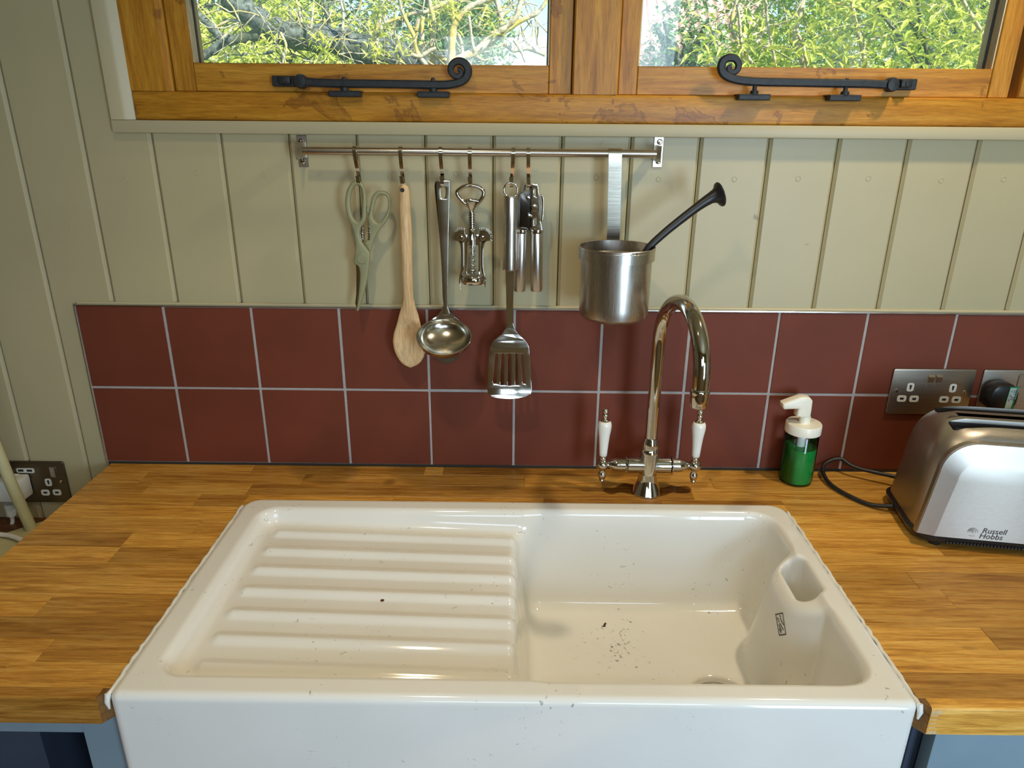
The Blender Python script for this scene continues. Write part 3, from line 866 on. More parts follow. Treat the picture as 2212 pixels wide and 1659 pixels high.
def hook_mesh(dx):
    """S hook in flat bar, its top loop over the rail, dx = sideways swing of the lower loop"""
    b = MB(); r = RR+.0017; pts = []
    for a in np.linspace(215, 0, 16):
        aa = math.radians(a); pts.append(Vector((0, RY-r*math.cos(aa), RZ+r*math.sin(aa))))
    rl = .0055; yb = HY+rl; yf_ = RY-r
    pts += [Vector((dx*.12, yf_+.0004, RZ-.006)), Vector((dx*.55, yf_*.55+yb*.45, RZ-.026)), Vector((dx*.92, yb-.0006, HZ+.007))]
    for a in np.linspace(0, 170, 10):
        aa = math.radians(a); pts.append(Vector((dx, HY+rl*math.cos(aa), HZ+.002-rl*math.sin(aa))))
    pts.append(Vector((dx-.0010, HY-rl-.0004, HZ+.0115)))
    b.strip(pts, .0058, .0019, (1, 0, 0))
    return b.mesh('hook_bar', 30)
HOOKS = [(767.5, 776, 'scissors', 'steel hook on the rail holding the green scissors'),
         (866, 870, 'spoon', 'steel hook on the rail holding the wooden spoon'),
         (952, 956, 'ladle', 'steel hook on the rail holding the ladle and the spoon behind it'),
         (1015, 1016, 'corkscrew', 'steel hook on the rail holding the corkscrew'),
         (1109, 1105, 'turner', 'steel hook on the rail holding the slotted turner'),
         (1141, 1142, 'opener', 'rightmost steel hook on the rail, holding the can opener')]
HX = {}
for ut, ub, key, lab in HOOKS:
    x = at(ut, 327, RY).x; x2 = at(ub, 390, RY+.002).x
    HX[key] = x2
    h = tag(obj_from_mesh('hook', hook_mesh(x2-x), M['steel_poly']), lab, 'hook', 'hooks on the utensil rail'); h.location = (x, 0, 0)

def z4(X_, Y_): return (720+X_/4.148, 280+Y_/4.148)
def z5(X_, Y_): return (800+X_/4.88, 540+Y_/4.88)
def o4(pts, y): return [xz(*z4(*p), y) for p in pts]
def o5(pts, y): return [xz(*z5(*p), y) for p in pts]

# ------------------------------------------------------------------ scissors
YS = HY
sc = thing('scissors', 'sage green kitchen scissors hanging from the first hook', 'scissors', (HX['scissors'], YS, 0.33), None)
A_out = [(205, 452), (160, 482), (125, 545), (110, 640), (115, 720), (140, 800), (172, 870), (192, 940), (203, 1030), (197, 1110), (190, 1160), (196, 1195), (230, 1225), (243, 1290), (237, 1400), (224, 1520), (214, 1600), (224, 1622), (246, 1570), (285, 1440), (315, 1300), (330, 1180), (332, 1105), (300, 1060), (262, 1005), (241, 940), (250, 880), (278, 840), (298, 790), (303, 680), (298, 580), (275, 500), (240, 460)]
A_hole = [(215, 492), (178, 530), (158, 610), (160, 700), (180, 780), (212, 818), (242, 812), (258, 770), (262, 660), (264, 570), (250, 515)]
B_out = [(420, 550), (370, 566), (338, 620), (325, 700), (306, 790), (318, 850), (320, 920), (302, 980), (275, 1015), (300, 1060), (328, 1098), (345, 1040), (375, 960), (420, 890), (470, 830), (505, 740), (517, 660), (500, 590), (470, 560)]
B_hole = [(430, 585), (395, 603), (372, 660), (354, 740), (358, 800), (388, 833), (420, 826), (455, 780), (483, 720), (491, 650), (472, 600)]
plate('front_handle', [catmull(o4(A_out, YS), 4), catmull(o4(A_hole, YS), 4)], YS-.0020, .0085, .0030, M['sage'], sc)
plate('rear_handle', [catmull(o4(B_out, YS), 4), catmull(o4(B_hole, YS), 4)], YS+.0038, .0085, .0030, M['sage'], sc)
bl = o4([(198, 1190), (245, 1215), (262, 1400), (232, 1560), (216, 1626), (205, 1605), (192, 1560), (201, 1480), (203, 1300)], YS)
plate('blade', [bl], YS+.0042, .0022, .0004, M['steel_poly'], sc)
for side, xs in ((0, 262), (1, 312)):
    pts = []
    for i in range(12):
        yy = 862+i*12; xo = (xs-8 if side == 0 else xs+6)-abs(i-5.5)*-.6
        pts.append((xo+(0 if i % 2 else (14 if side == 0 else -14)), yy))
    pts += [(xs-22, 1000), (xs-22, 860)] if side == 0 else [(xs+16, 990), (xs+16, 862)]
    plate('teeth', [o4(pts, YS)], YS+.001, .0030, .0002, M['steel_poly'], sc)
pv = at(*z4(257, 1157), YS-.006)
b = MB(); b.lathe([(.0003, YS-.0078), (.0076, YS-.0077), (.0086, YS-.0070), (.0086, YS-.0055)], (pv.x, 0, pv.z), 'y', 28); b.build('pivot_cap', M['sage'], sc, 30)
b = MB(); q = [at(*z4(308, yy), YS-.004) for yy in (685, 712, 738)]; b.tube(q, .0022, 10); b.build('bottle_notch', M['sage'], sc)

# ------------------------------------------------------------------ wooden spoon
YW = HY
ws = thing('wooden_spoon', 'pale beech wooden spoon hanging from the second hook', 'spoon', (HX['spoon'], YW, 0.22))
secs = [(394, 868, 872, .0050), (399, 863.5, 880, .0062), (408, 862, 884.5, .0066), (440, 862.5, 886.5, .0068), (500, 864, 890, .0070), (540, 866, 891, .0070), (580, 867.5, 891.5, .0068), (620, 870, 892, .0064), (645, 871.5, 893.5, .0060), (660, 868, 897, .0056), (680, 862, 904, .0052), (700, 857, 908.5, .0050), (720, 850.5, 913, .0050), (738, 848.5, 917, .0050), (755, 851, 918.5, .0050), (770, 857, 916, .0048), (782, 865, 909, .0044), (790, 875, 899, .0036), (793, 884, 890, .0018)]
b = MB(); rs = []; n = 28
sv = [s_[0] for s_ in secs]
for vv_ in list(np.linspace(394, 640, 26))+list(np.linspace(646, 793, 34)):
    ul, ur, tk = (np.interp(vv_, sv, [s_[i] for s_ in secs]) for i in (1, 2, 3))
    pl, pr = at(ul, vv_, YW), at(ur, vv_, YW); c_ = (pl+pr)/2; w = (pr.x-pl.x)/2
    ring = []
    for k in range(n):
        a = 2*math.pi*k/n; x = w*math.cos(a); yy = tk*math.sin(a)
        if vv_ > 676 and yy < 0:
            # hollow of the bowl on the front face
            e = ((vv_-738)/50)**2+(x/(at(915, 738, YW).x-at(882, 738, YW).x)*1.12)**2
            yy += 0.0058*max(0, 1-e)**.8
        ring.append((c_.x+x, YW+yy, c_.z))
    rs.append(ring)
b.rings(rs); spb = b.build('body', M['beech'], ws, 50)
b = MB(); hp = at(871.5, 409, YW); b.lathe([(.0030, YW-.0072), (.0034, YW-.0068), (.0034, YW-.0055), (.0002, YW-.0054)], (hp.x-.0008, 0, hp.z-.0006), 'y', 18); b.build('hanging_hole', M['slot'], ws, 30)

# ------------------------------------------------------------------ serving spoon behind the ladle
YB = HY+.0040
sp = thing('serving_spoon', 'shiny serving spoon, dark reflection painted in, hanging on one hook behind the ladle', 'spoon', (HX['ladle'], YB, 0.24))
ol = [(925, 462), (908, 490), (910, 560), (925, 700), (945, 900), (960, 1100), (972, 1300), (980, 1500)]
orr = [(1050, 500), (1046, 560), (1040, 700), (1032, 900), (1025, 1100), (1022, 1300), (1020, 1500)]
out = [z4(*p) for p in ol]+[z5(*p) for p in ((770, 640), (700, 700), (640, 790), (615, 900), (625, 1020), (660, 1110), (720, 1175), (800, 1200), (880, 1178), (935, 1110), (970, 1020), (985, 900), (960, 790), (900, 700), (832, 640))]+[z4(*p) for p in orr[::-1]]+[z4(1035, 462), z4(985, 448)]
hole = [z4(*p) for p in ((965, 520), (1005, 520), (1012, 570), (1000, 620), (972, 620), (960, 570))]
plate('body', [catmull([xz(u, v, YB) for u, v in out], 4), catmull([xz(u, v, YB) for u, v in hole], 4)], YB+.001, .0018, .0006, M['darkened_steel'], sp)

# ------------------------------------------------------------------ ladle
YL = HY-.0005
ld = thing('ladle', 'steel soup ladle with a flat handle and round bowl, hanging from the third hook', 'ladle', (HX['ladle'], YL, 0.25))
hl = [(985, 455, 50), (985, 480, 58), (986, 560, 58), (988, 700, 51), (990, 800, 46), (992, 900, 42), (996, 1050, 36), (1000, 1200, 30), (1003, 1350, 24), (1006, 1500, 20), (1007, 1580, 20)]
outl = [z4(x-w, y) for x, y, w in hl]+[z5(775, 640), z5(768, 680)]+[z5(835, 680), z5(830, 640)]+[z4(x+w, y) for x, y, w in hl[::-1]]
hol = [z4(*p) for p in ((968, 520), (1002, 520), (1008, 560), (1000, 608), (985, 618), (970, 608), (962, 560))]
plate('handle', [catmull([xz(u, v, YL) for u, v in outl], 4), catmull([xz(u, v, YL) for u, v in hol], 4)], YL-.0012, .0022, .0007, M['ladle'], ld)
RB = .0438; cz = at(*z5(778, 903), YL-.040); tilt = math.radians(24)
cB = Vector((cz.x, YL-.0435, cz.z)); 
nrm = Vector((0.04, -math.sin(tilt), math.cos(tilt))).normalized(); e1 = Vector((1, 0, -.04)).normalized(); e2 = nrm.cross(e1)
rs = []
prof = [(RB*math.sin(a), -RB*.62*math.cos(a)) for a in np.linspace(.02, math.pi/2, 16)]+[(RB+.0016, .0006), (RB+.0018, -.0004)]+[((RB+.0012)*math.sin(a), -(RB*.62+.0012)*math.cos(a)) for a in np.linspace(math.pi/2-.05, .02, 14)]
for r, h in prof: rs.append([cB+e1*r*math.cos(2*math.pi*k/48)+e2*r*math.sin(2*math.pi*k/48)+nrm*h for k in range(48)])
b = MB(); b.rings(rs); b.build('bowl', M['ladle'], ld, 50)
# neck flaring from the handle into the back rim of the bowl
rs = []
for t_ in np.linspace(0, 1, 14):
    v_ = 662+t_*26; wpx = 6+ (t_**2.2)*34
    z_ = at(960, v_, YL).z; c_ = at(960.5, v_, YL)
    row_ = []
    for s_ in np.linspace(-1, 1, 13):
        x = c_.x+s_*wpx*.00078
        # follow the rim circle as it widens
        back = cB.y+math.sqrt(max((RB+.001)**2-(x-cB.x)**2, 0))
        y_ = (YL-.0012)*(1-t_**1.5)+min(back, YL-.001)*t_**1.5
        zr_ = cB.z+ (back-cB.y)*math.sin(tilt)*.95
        row_.append((x, y_, z_*(1-t_**2)+zr_*t_**2))
    rs.append(row_)
b = MB(); n = 13; vs_ = [Vector(p) for r in rs for p in r]+[Vector(p)+Vector((0, .0016, 0)) for r in rs for p in r]; N = 14*n; fs = []
for i in range(13):
    for j in range(n-1):
        a = i*n+j; fs += [(a, a+1, a+n+1, a+n), (N+a, N+a+n, N+a+n+1, N+a+1)]
    fs += [(i*n, i*n+n, N+i*n+n, N+i*n), (i*n+n-1, N+i*n+n-1, N+i*n+2*n-1, i*n+2*n-1)]
b.add(vs_, fs); b.build('neck', M['ladle'], ld, 50)

# ------------------------------------------------------------------ corkscrew
YC = HY
ck = thing('corkscrew', 'silver winged corkscrew with crown opener handle hanging on the rail', 'corkscrew', (HX['corkscrew'], YC, 0.40))
P4 = lambda X_, Y_, y=YC: at(*z4(X_, Y_), y)
loop = catmull([(1160, 515), (1230, 500), (1302, 515), (1345, 555), (1333, 610), (1285, 668), (1240, 692), (1190, 668), (1132, 612), (1108, 560)], 6)
b = MB(); b.tube([P4(*p) for p in loop], .0031, 12, loop=True); b.tube([P4(1172, 648), P4(1205, 636), P4(1240, 632), P4(1275, 636), P4(1305, 645)], .0030, 10)
b.lathe([(.0095, P4(1238, 662).z), (.0075, P4(1238, 690).z), (.0045, P4(1238, 715).z), (.0036, P4(1238, 742).z)], (P4(1238, 690).x, YC, 0), 'z', 18); b.build('opener_handle', M['nickel'], ck, 50)
b = MB(); prof = []; zt, zb_ = P4(1240, 735).z, P4(1240, 890).z; nr = 7
for i in range(nr):
    z0 = zt+(zb_-zt)*i/nr; z1 = zt+(zb_-zt)*(i+1)/nr; hgt = z0-z1
    prof += [(.0040, z0), (.0062, z0-hgt*.25), (.0062, z0-hgt*.55), (.0040, z0-hgt*.8)]
b.lathe(prof, (P4(1240, 800).x, YC, 0), 'z', 18); b.build('rack', M['nickel'], ck, 35)
b = MB(); cxk = P4(1243, 950).x; b.lathe([(.0072, P4(1243, 884).z), (.0080, P4(1243, 890).z), (.0080, P4(1243, 1030).z), (.0068, P4(1243, 1034).z)], (cxk, YC, 0), 'z', 24); b.build('collar', M['nickel'], ck, 40)
fr_o = [(1150, 938), (1212, 935), (1278, 935), (1345, 938), (1368, 965), (1350, 992), (1318, 1000), (1318, 1290), (1300, 1290), (1300, 1035), (1205, 1035), (1200, 1290), (1182, 1290), (1178, 1000), (1140, 992), (1124, 965)]
plate('frame', [o4(fr_o, YC)], YC, .0050, .0008, M['nickel'], ck)
for sg, (px, py) in ((-1, (1152, 965)), (1, (1341, 965))):
    pc_ = P4(px, py); gear = []
    r1, r2, nt_ = .0128, .0168, 13
    for i in range(nt_):
        a0 = (112-135*i/nt_ if sg > 0 else 68+135*i/nt_)
        for da, rr_ in ((0, r1), (2.2, r2), (5.4, r2), (7.6, r1)):
            a = math.radians(a0-da if sg > 0 else a0+da)
            gear.append((pc_.x+rr_*math.cos(a), pc_.z+rr_*math.sin(a)))
    lev = [(1372, 985), (1352, 1030), (1345, 1100), (1345, 1200), (1352, 1265), (1366, 1330), (1366, 1380), (1360, 1415), (1355, 1380), (1345, 1320), (1328, 1265), (1322, 1200), (1322, 1040), (1330, 1000)] if sg > 0 else \
          [(1122, 985), (1140, 1030), (1146, 1100), (1146, 1200), (1142, 1260), (1128, 1330), (1130, 1380), (1147, 1430), (1140, 1385), (1142, 1330), (1168, 1260), (1172, 1200), (1170, 1040), (1162, 1000)]
    lv = plate('lever', [catmull([xz(*z4(*p), YC) for p in lev], 3)], YC-.0042, .0030, .0006, M['nickel'], ck)
    gear += [(pc_.x+.0085*math.cos(math.radians(t_)), pc_.z+.0085*math.sin(math.radians(t_))) for t_ in ((-40, -90, -150, 170, 130) if sg > 0 else (220, 270, 330, 370, 410))]
    plate('gear', [gear], YC-.0043, .0028, .0003, M['nickel'], lv)
    b = MB(); b.lathe([(.0003, YC-.0078), (.0032, YC-.0074), (.0042, YC-.0062), (.0042, YC+.003)], (pc_.x, 0, pc_.z), 'y', 16); b.build('rivet', M['nickel'], ck, 40)
b = MB(); xw = P4(1248, 1150).x; z0, z1 = P4(1248, 1036).z, P4(1248, 1292).z
b.tube([Vector((xw+.0036*math.cos(a), YC+.0036*math.sin(a), z0+(z1-z0)*a/(2*math.pi*5.5))) for a in np.linspace(0, 2*math.pi*5.5, 90)], .0013, 8); b.tube([(xw, YC, z0), (xw, YC, z0+(z1-z0)*.35)], .0016, 8); b.build('worm', M['nickel'], ck, 60)
b = MB(); zz = lambda Y_: P4(1255, Y_).z
b.lathe([(.0150, zz(1286)), (.0185, zz(1296)), (.0205, zz(1312)), (.0212, zz(1335)), (.0205, zz(1360)), (.0185, zz(1374)), (.0150, zz(1374)), (.0145, zz(1300))], (P4(1255, 1330).x, YC, 0), 'z', 32); b.build('bell', M['nickel'], ck, 50)

# ------------------------------------------------------------------ slotted turner
YT = HY-.0060
tn = thing('slotted_turner', 'steel slotted turner with tube handle hanging at the centre of the rail', 'turner', (HX['turner'], YT, 0.2))
rg = P4(1590, 540, YT); b = MB(); b.tube([rg+Vector((.0108*math.cos(a), 0, .0108*math.sin(a))) for a in np.linspace(0, 2*math.pi, 33)[:-1]], .0016, 8, loop=True); b.build('hanging_ring', M['steel_poly'], tn, 60)
b = MB(); A_, B_ = P4(1592, 592, YT), P4(1582, 1262, YT); L_ = (A_-B_).length
b.lathe([(.0085, 0), (.0120, .0015), (.0124, .004), (.0112, L_*.30), (.0112, L_*.6), (.0122, L_-.003), (.0112, L_), (.0040, L_+.0005)], B_, tuple(A_-B_), 28); b.build('grip', M['steel_v'], tn, 40)
b = MB(); C_ = at(*z5(1469, 775), YT-.002)
b.strip([B_+Vector((0, 0, .004)), B_*.5+C_*.5+Vector((0, -.001, 0)), C_], [.0142, .0120, .0105], .0050, (1, 0, 0)); b.build('shaft', M['steel_poly'], tn, 30)
bo_ = [(1440, 762), (1425, 830), (1380, 890), (1290, 960), (1262, 1020), (1250, 1100), (1243, 1250), (1235, 1450), (1242, 1490), (1290, 1522), (1380, 1535), (1470, 1540), (1560, 1534), (1640, 1518), (1692, 1490), (1700, 1450), (1690, 1250), (1680, 1100), (1672, 1015), (1640, 955), (1560, 885), (1520, 830), (1500, 762)]
def slot(xa, ya, xb, yb_, w): return [(xa-w, ya+12), (xa-w*.6, ya+2), (xa, ya), (xa+w*.6, ya+2), (xa+w, ya+12), (xb+w*1.3, yb_-14), (xb+w*.8, yb_-2), (xb, yb_), (xb-w*.8, yb_-2), (xb-w*1.3, yb_-14)]
sl = [slot(1334, 1080, 1311, 1396, 14), slot(1400, 1080, 1388, 1412, 14), slot(1468, 1080, 1465, 1418, 14), slot(1536, 1080, 1545, 1412, 14), slot(1602, 1080, 1622, 1396, 14)]
me = plate_mesh('blade', [o5(bo_, YT-.004)]+[o5(s_, YT-.004) for s_ in sl], .0016, .0004)
bm = bmesh.new(); bm.from_mesh(me)
for k in range(16):
    zc = at(1100, 700+k*10, YT).z
    bmesh.ops.bisect_plane(bm, geom=bm.verts[:]+bm.edges[:]+bm.faces[:], plane_co=(0, 0, zc), plane_no=(0, 0, 1))
zf = at(*z5(1468, 1062), YT).z; zsh = at(*z5(1468, 790), YT).z
for v_ in bm.verts:
    z = v_.co.z; y_ = v_.co.y
    if z > zf: off = -0.006*max(0, min(1, (zsh-z)/(zsh-zf)))
    else: off = -0.006-(zf-z)*.02-(.0055*max(0, ((zf-z)-.045)/.03)**2)
    v_.co.y = y_+YT-.002+off
bm.to_mesh(me); bm.free(); me.shade_smooth(); me.set_sharp_from_angle(angle=math.radians(30))
obj_from_mesh('blade', me, M['steel_poly'], tn)

# ------------------------------------------------------------------ can opener
YO = HY+.0055
co = thing('can_opener', 'steel can opener with two tube handles hanging from the rightmost hook', 'can opener', (HX['opener'], YO, 0.4))
for xa, ya, xb, yb_ in ((1686, 912, 1668, 1444), (1823, 912, 1820, 1444)):
    A_, B_ = P4(xa, ya, YO), P4(xb, yb_, YO); L_ = (A_-B_).length
    b = MB(); b.lathe([(.0020, -.0008), (.0092, 0), (.0104, .002), (.0100, L_-.002), (.0094, L_)], B_, tuple(A_-B_), 26); h_ = b.build('handle', M['steel_v'], co, 40)
    b = MB(); b.lathe([(.0106, -.0025), (.0110, 0), (.0108, .0035), (.0085, .0055), (.0010, .0058)], A_, tuple(A_-B_), 26); b.build('collar', M['steel_poly'], h_, 40)
jaw = [(1652, 885), (1648, 700), (1652, 600), (1672, 575), (1700, 560), (1712, 500), (1735, 470), (1765, 480), (1782, 520), (1785, 700), (1785, 900), (1740, 905), (1700, 905)]
hole = [(1728, 505), (1745, 500), (1758, 515), (1755, 545), (1740, 555), (1725, 540)]
plate('lower_jaw', [o4(jaw, YO), o4(hole, YO)], YO+.001, .0022, .0005, M['darkened_steel'], co)  # dark reflection painted into the chrome of this jaw
up_ = [(1778, 490), (1800, 480), (1832, 490), (1842, 560), (1862, 660), (1850, 780), (1868, 860), (1868, 905), (1782, 905), (1776, 800), (1774, 640)]
plate('upper_jaw', [catmull(o4(up_, YO), 3), o4([(1796, 520), (1814, 530), (1816, 600), (1798, 590)], YO), o4([(1796, 790), (1820, 785), (1822, 845), (1796, 850)], YO)], YO-.0060, .0030, .0009, M['steel_poly'], co)
plate('turning_key', [catmull(o4([(1858, 575), (1880, 585), (1888, 640), (1882, 760), (1870, 812), (1856, 800), (1868, 700), (1866, 640)], YO), 3)], YO-.0120, .0060, .0010, M['steel_poly'], co)
b = MB()
for X_, Y_, r in ((1806, 695, .0062), (1757, 768, .0036), (1745, 605, .0030)):
    p = P4(X_, Y_, YO); b.lathe([(.0003, YO-.0098), (r*.8, YO-.0094), (r, YO-.0078), (r, YO)], (p.x, 0, p.z), 'y', 18)
b.build('rivet', M['steel_poly'], co, 40)

# ------------------------------------------------------------------ hanging pot with a black utensil in it
YP = -0.0985; PR = .0590
pc0 = at(1333, 533, YP); PX = pc0.x; zt_ = at(1333, 545.5, YP-PR).z; zb_ = at(1330, 703, YP-PR+.012).z-.0025
pot = thing('hanging_pot', 'brushed steel utensil pot hung from the rail by a flat strap', 'pot', (PX, YP, zb_))
z2 = zt_-.0195; z3 = zt_-.0050
b = MB(); b.lathe([(.002, zb_), (PR-.020, zb_+.0003), (PR-.011, zb_+.0030), (PR-.0055, zb_+.0090), (PR-.0046, zb_+.017), (PR-.0044, zb_+.024), (PR-.0042, z2-.006), (PR-.0041, z2-.0006), (PR-.0036, z2-.0002), (PR-.0005, z2), (PR-.0002, z3), (PR-.0008, z3+.0006), (PR, z3+.0014), (PR, zt_-.0008), (PR-.0008, zt_), (PR-.0018, zt_-.0006), (PR-.0020, z2+.002), (PR-.0062, z2-.002), (PR-.0064, zb_+.024), (PR-.014, zb_+.006), (.002, zb_+.004)], (PX, YP, 0), 'z', 72, True, True)
b.build('cup', M['steel_v'], pot, 32)
b = MB(); ysb = YP+PR+.0012; xst = at(1328, 330, RY).x; xsb = at(1325, 500, ysb).x
r = RR+.0012; pts = [Vector((xst, RY-r*math.cos(math.radians(a)), RZ+r*math.sin(math.radians(a)))) for a in np.linspace(200, 0, 14)]
yq = RY-r
pts += [Vector((xst+(xsb-xst)*.2, yq, RZ-.02)), Vector((xst+(xsb-xst)*.6, yq, RZ-.07)), Vector((xsb, yq, zt_+.012)), Vector((xsb, (yq+ysb)/2, zt_+.003)), Vector((xsb, ysb, zt_-.004)), Vector((xsb, ysb, zt_-.05))]
b.strip(pts, .0205, .0014, (1, 0, 0)); b.build('strap', M['steel_strap'], pot, 30)
bu = thing('black_ladle', 'black curved utensil with a trumpet-shaped end standing in the steel pot', 'utensil', (PX, YP, zb_+.006))
ph = catmull([(1352, 650), (1372, 590), (1398, 540), (1432, 506), (1470, 475), (1508, 446), (1535, 428), (1552, 421)], 5, False)
pts = [at(u, v, YP-.004+.010*(i/len(ph))) for i, (u, v) in enumerate(ph)]; n = len(pts)
rad_ = [np.interp(i/(n-1), [0, .4, .7, .86, .93, .97, 1], [.0052, .0060, .0068, .0086, .0110, .0145, .0172]) for i in range(n)]
b = MB(); b.tube(pts, rad_, 20, caps=False)
tg = (pts[-1]-pts[-2]).normalized()
a1 = (Vector((0, 0, 1))-tg*tg.z).normalized(); b1 = tg.cross(a1)
rs = [[pts[-1]+tg*h+(a1*math.cos(2*math.pi*k/20)+b1*math.sin(2*math.pi*k/20))*r_ for k in range(20)] for r_, h in ((.0172, 0), (.0185, .0012), (.0188, .0028), (.0172, .0034), (.0120, -.003), (.0040, -.008), (.0006, -.009))]
b.rings(rs, False, True); b.build('handle', M['black_rubber'], bu, 60)
b = MB(); q0 = Vector((PX-.012, YP, zb_+.020)); b.tube([pts[0], pts[0]*.5+q0*.5, q0], [.0052, .006, .010], 14); b.build('head', M['black_rubber'], bu, 60)
# ================================================================== TAP
TX, TY = 1.0003, -0.0885
tap = thing('mixer_tap', 'chrome bridge mixer tap with tall swan neck behind the sink', 'tap', (TX, TY, 0))
b = MB(); b.lathe([(.0262, .0003), (.0266, .0016), (.0258, .0035), (.0218, .013), (.0178, .022), (.0158, .030), (.0152, .040)], (TX, TY, 0), 'z', 40); b.build('base', M['nickel'], tap, 50)
zcr = at(1403, 1004, TY).z
b = MB(); b.lathe([(.0152, .036), (.0162, zcr), (.0160, zcr+.022), (.0162, zcr+.030), (.0150, zcr+.0315), (.0148, zcr+.034), (.0154, zcr+.036), (.0140, zcr+.044), (.0122, zcr+.050), (.0118, zcr+.052)], (TX, TY, 0), 'z', 36)
b.lathe([(.0110, -.0385), (.0135, -.037), (.0138, -.034), (.0138, .034), (.0135, .037), (.0110, .0385)], (TX, TY, zcr), 'x', 32)
b.build('body', M['nickel'], tap, 50)
# swan neck: straight riser, then an arch turned forward and to the right, ending over the bowl
ytip = -0.262; tip = at(1512, 843, ytip); hx, hy = tip.x-TX, ytip-TY; D_ = math.hypot(hx, hy); ux, uy = hx/D_, hy/D_
zap = at(1468, 655, (TY+ytip)/2).z; rA = D_/2; z_s = zap-rA
pts = [Vector((TX, TY, zcr+.048)), Vector((TX, TY, (zcr+.048+z_s)/2)), Vector((TX, TY, z_s-.01))]
for a in np.linspace(0, math.pi, 26):
    h_ = rA-rA*math.cos(a); pts.append(Vector((TX+ux*h_, TY+uy*h_, z_s+rA*math.sin(a))))
pts += [Vector((tip.x, tip.y, (z_s+tip.z)/2)), Vector((tip.x, tip.y, tip.z))]
rad_ = [.0106 if i < 3 else .0106+.0016*min(1, (i-3)/20) for i in range(len(pts))]
b = MB(); b.tube(pts, rad_, 28); b.build('spout', M['nickel'], tap, 60)
b = MB(); b.lathe([(.0115, tip.z+.004), (.0140, tip.z+.001), (.0143, tip.z-.002), (.0134, tip.z-.0045), (.0138, tip.z-.006), (.0118, tip.z-.0235), (.0112, tip.z-.025), (.0092, tip.z-.025), (.0086, tip.z-.018)], (tip.x, tip.y, 0), 'z', 30); b.build('aerator', M['nickel'], tap, 45)
def handle(sg):
    xb = TX+sg*.0800
    h = MB(); c0 = Vector((TX, TY, zcr))
    h.lathe([(.0155, .0386), (.0158, .0400), (.0120, .0412), (.0118, .0425), (.0122, .050), (.0108, .060), (.0075, .0672), (.0058, .069), (.0056, .0735)], c0, (sg, 0, 0), 28)
    prof = [(.0003+.0112*math.sin(a), -.0112*math.cos(a)) for a in np.linspace(0, math.pi, 14)]
    h.lathe(prof, (xb, TY, zcr), 'z', 24)
    h.lathe([(.0052, -.009), (.0044, -.013), (.0062, -.017), (.0072, -.0215), (.0058, -.0265), (.0040, -.0285), (.0046, -.030), (.0034, -.0325), (.0004, -.0330)], (xb, TY, zcr), 'z', 20)
    h.lathe([(.0052, .009), (.0064, .0125), (.0056, .0145), (.0066, .0155), (.0068, .0175)], (xb, TY, zcr), 'z', 20)
    v_ = h.build('valve', M['nickel'], tap, 45)
    p = MB(); p.lathe([(.0060, .0172), (.0068, .0180), (.0072, .026), (.0082, .040), (.0096, .055), (.0114, .067), (.0118, .073), (.0112, .0785), (.0092, .0815), (.0080, .0820)], (xb, TY, zcr), 'z', 28); p.build('lever', M['porcelain'], v_, 60)
    f = MB(); f.lathe([(.0082, .0818), (.0084, .0832), (.0062, .0845), (.0040, .087), (.0036, .089), (.0052, .0915), (.0054, .0935), (.0038, .0960), (.0052, .0985), (.0054, .1010), (.0040, .1035), (.0005, .1045)], (xb, TY, zcr), 'z', 20); f.build('finial', M['nickel'], v_, 45)
handle(-1); handle(1)

# wet patch around the tap foot: thin films of water on the oak
t = NT('wet_oak'); tr_ = t.n('ShaderNodeBsdfTransparent'); tr_.inputs[0].default_value = (0.80, 0.76, 0.72, 1)
gl_ = t.n('ShaderNodeBsdfGlossy'); gl_.inputs['Roughness'].default_value = .08; mx_ = t.n('ShaderNodeMixShader'); mx_.inputs[0].default_value = .035
t.l(tr_.outputs[0], mx_.inputs[1]); t.l(gl_.outputs[0], mx_.inputs[2]); t.l(mx_.outputs[0], t.out.inputs[0]); M['wet'] = t.m
wp = [(1304, 1062), (1308, 1056), (1330, 1053), (1345, 1045), (1362, 1046), (1400, 1052), (1430, 1054), (1450, 1049), (1466, 1051), (1482, 1050), (1493, 1056), (1490, 1064), (1470, 1066), (1452, 1064), (1436, 1070), (1400, 1076), (1362, 1068), (1340, 1064), (1322, 1068)]
b = MB(); ol = catmull([atz(u, v, 0)[:2] for u, v in wp], 4); b.prism_z(ol, .00015, .0005)
tag(b.build('water_patch', M['wet'], None, 20), 'dark wet patch on the oak around the foot of the tap', 'water')

# ================================================================== SOAP DISPENSER
q = atz(1713, 1035, 0); SXX, SYY = 1.2790, -0.0390; SR = .0292
zlb = at(1713+8, 946, SYY-SR).z; 
sd = thing('soap_dispenser', 'clear soap pump bottle half full of green liquid with a white pump', 'soap dispenser', (SXX, SYY, 0))
b = MB(); b.lathe([(.002, .0004), (SR-.005, .0004), (SR-.001, .003), (SR, .007), (SR, zlb-.004), (SR-.004, zlb+.002)], (SXX, SYY, 0), 'z', 56); b.build('bottle', M['bottle'], sd, 40)
zl = at(1722, 962, SYY).z
b = MB(); b.lathe([(.002, .0020), (SR-.0052, .0022), (SR-.0016, .0046), (SR-.0010, .0078), (SR-.0010, zl-.0006), (SR-.0016, zl), (.002, zl)], (SXX, SYY, 0), 'z', 56); b.build('liquid_soap', M['soap'], sd, 40)
zlt = at(1729, 912, SYY).z
b = MB(); b.lathe([(SR-.004, zlb-.0005), (SR+.0012, zlb-.0003), (SR+.0014, zlb+.001), (SR+.0014, zlt-.002), (SR+.0004, zlt-.0003), (.0105, zlt+.0004), (.0098, zlt+.001), (.0096, zlt+.012), (.0085, zlt+.0125), (.0085, zlt+.020), (.002, zlt+.020)], (SXX, SYY, 0), 'z', 48); b.build('cap', M['cream_plastic'], sd, 35)
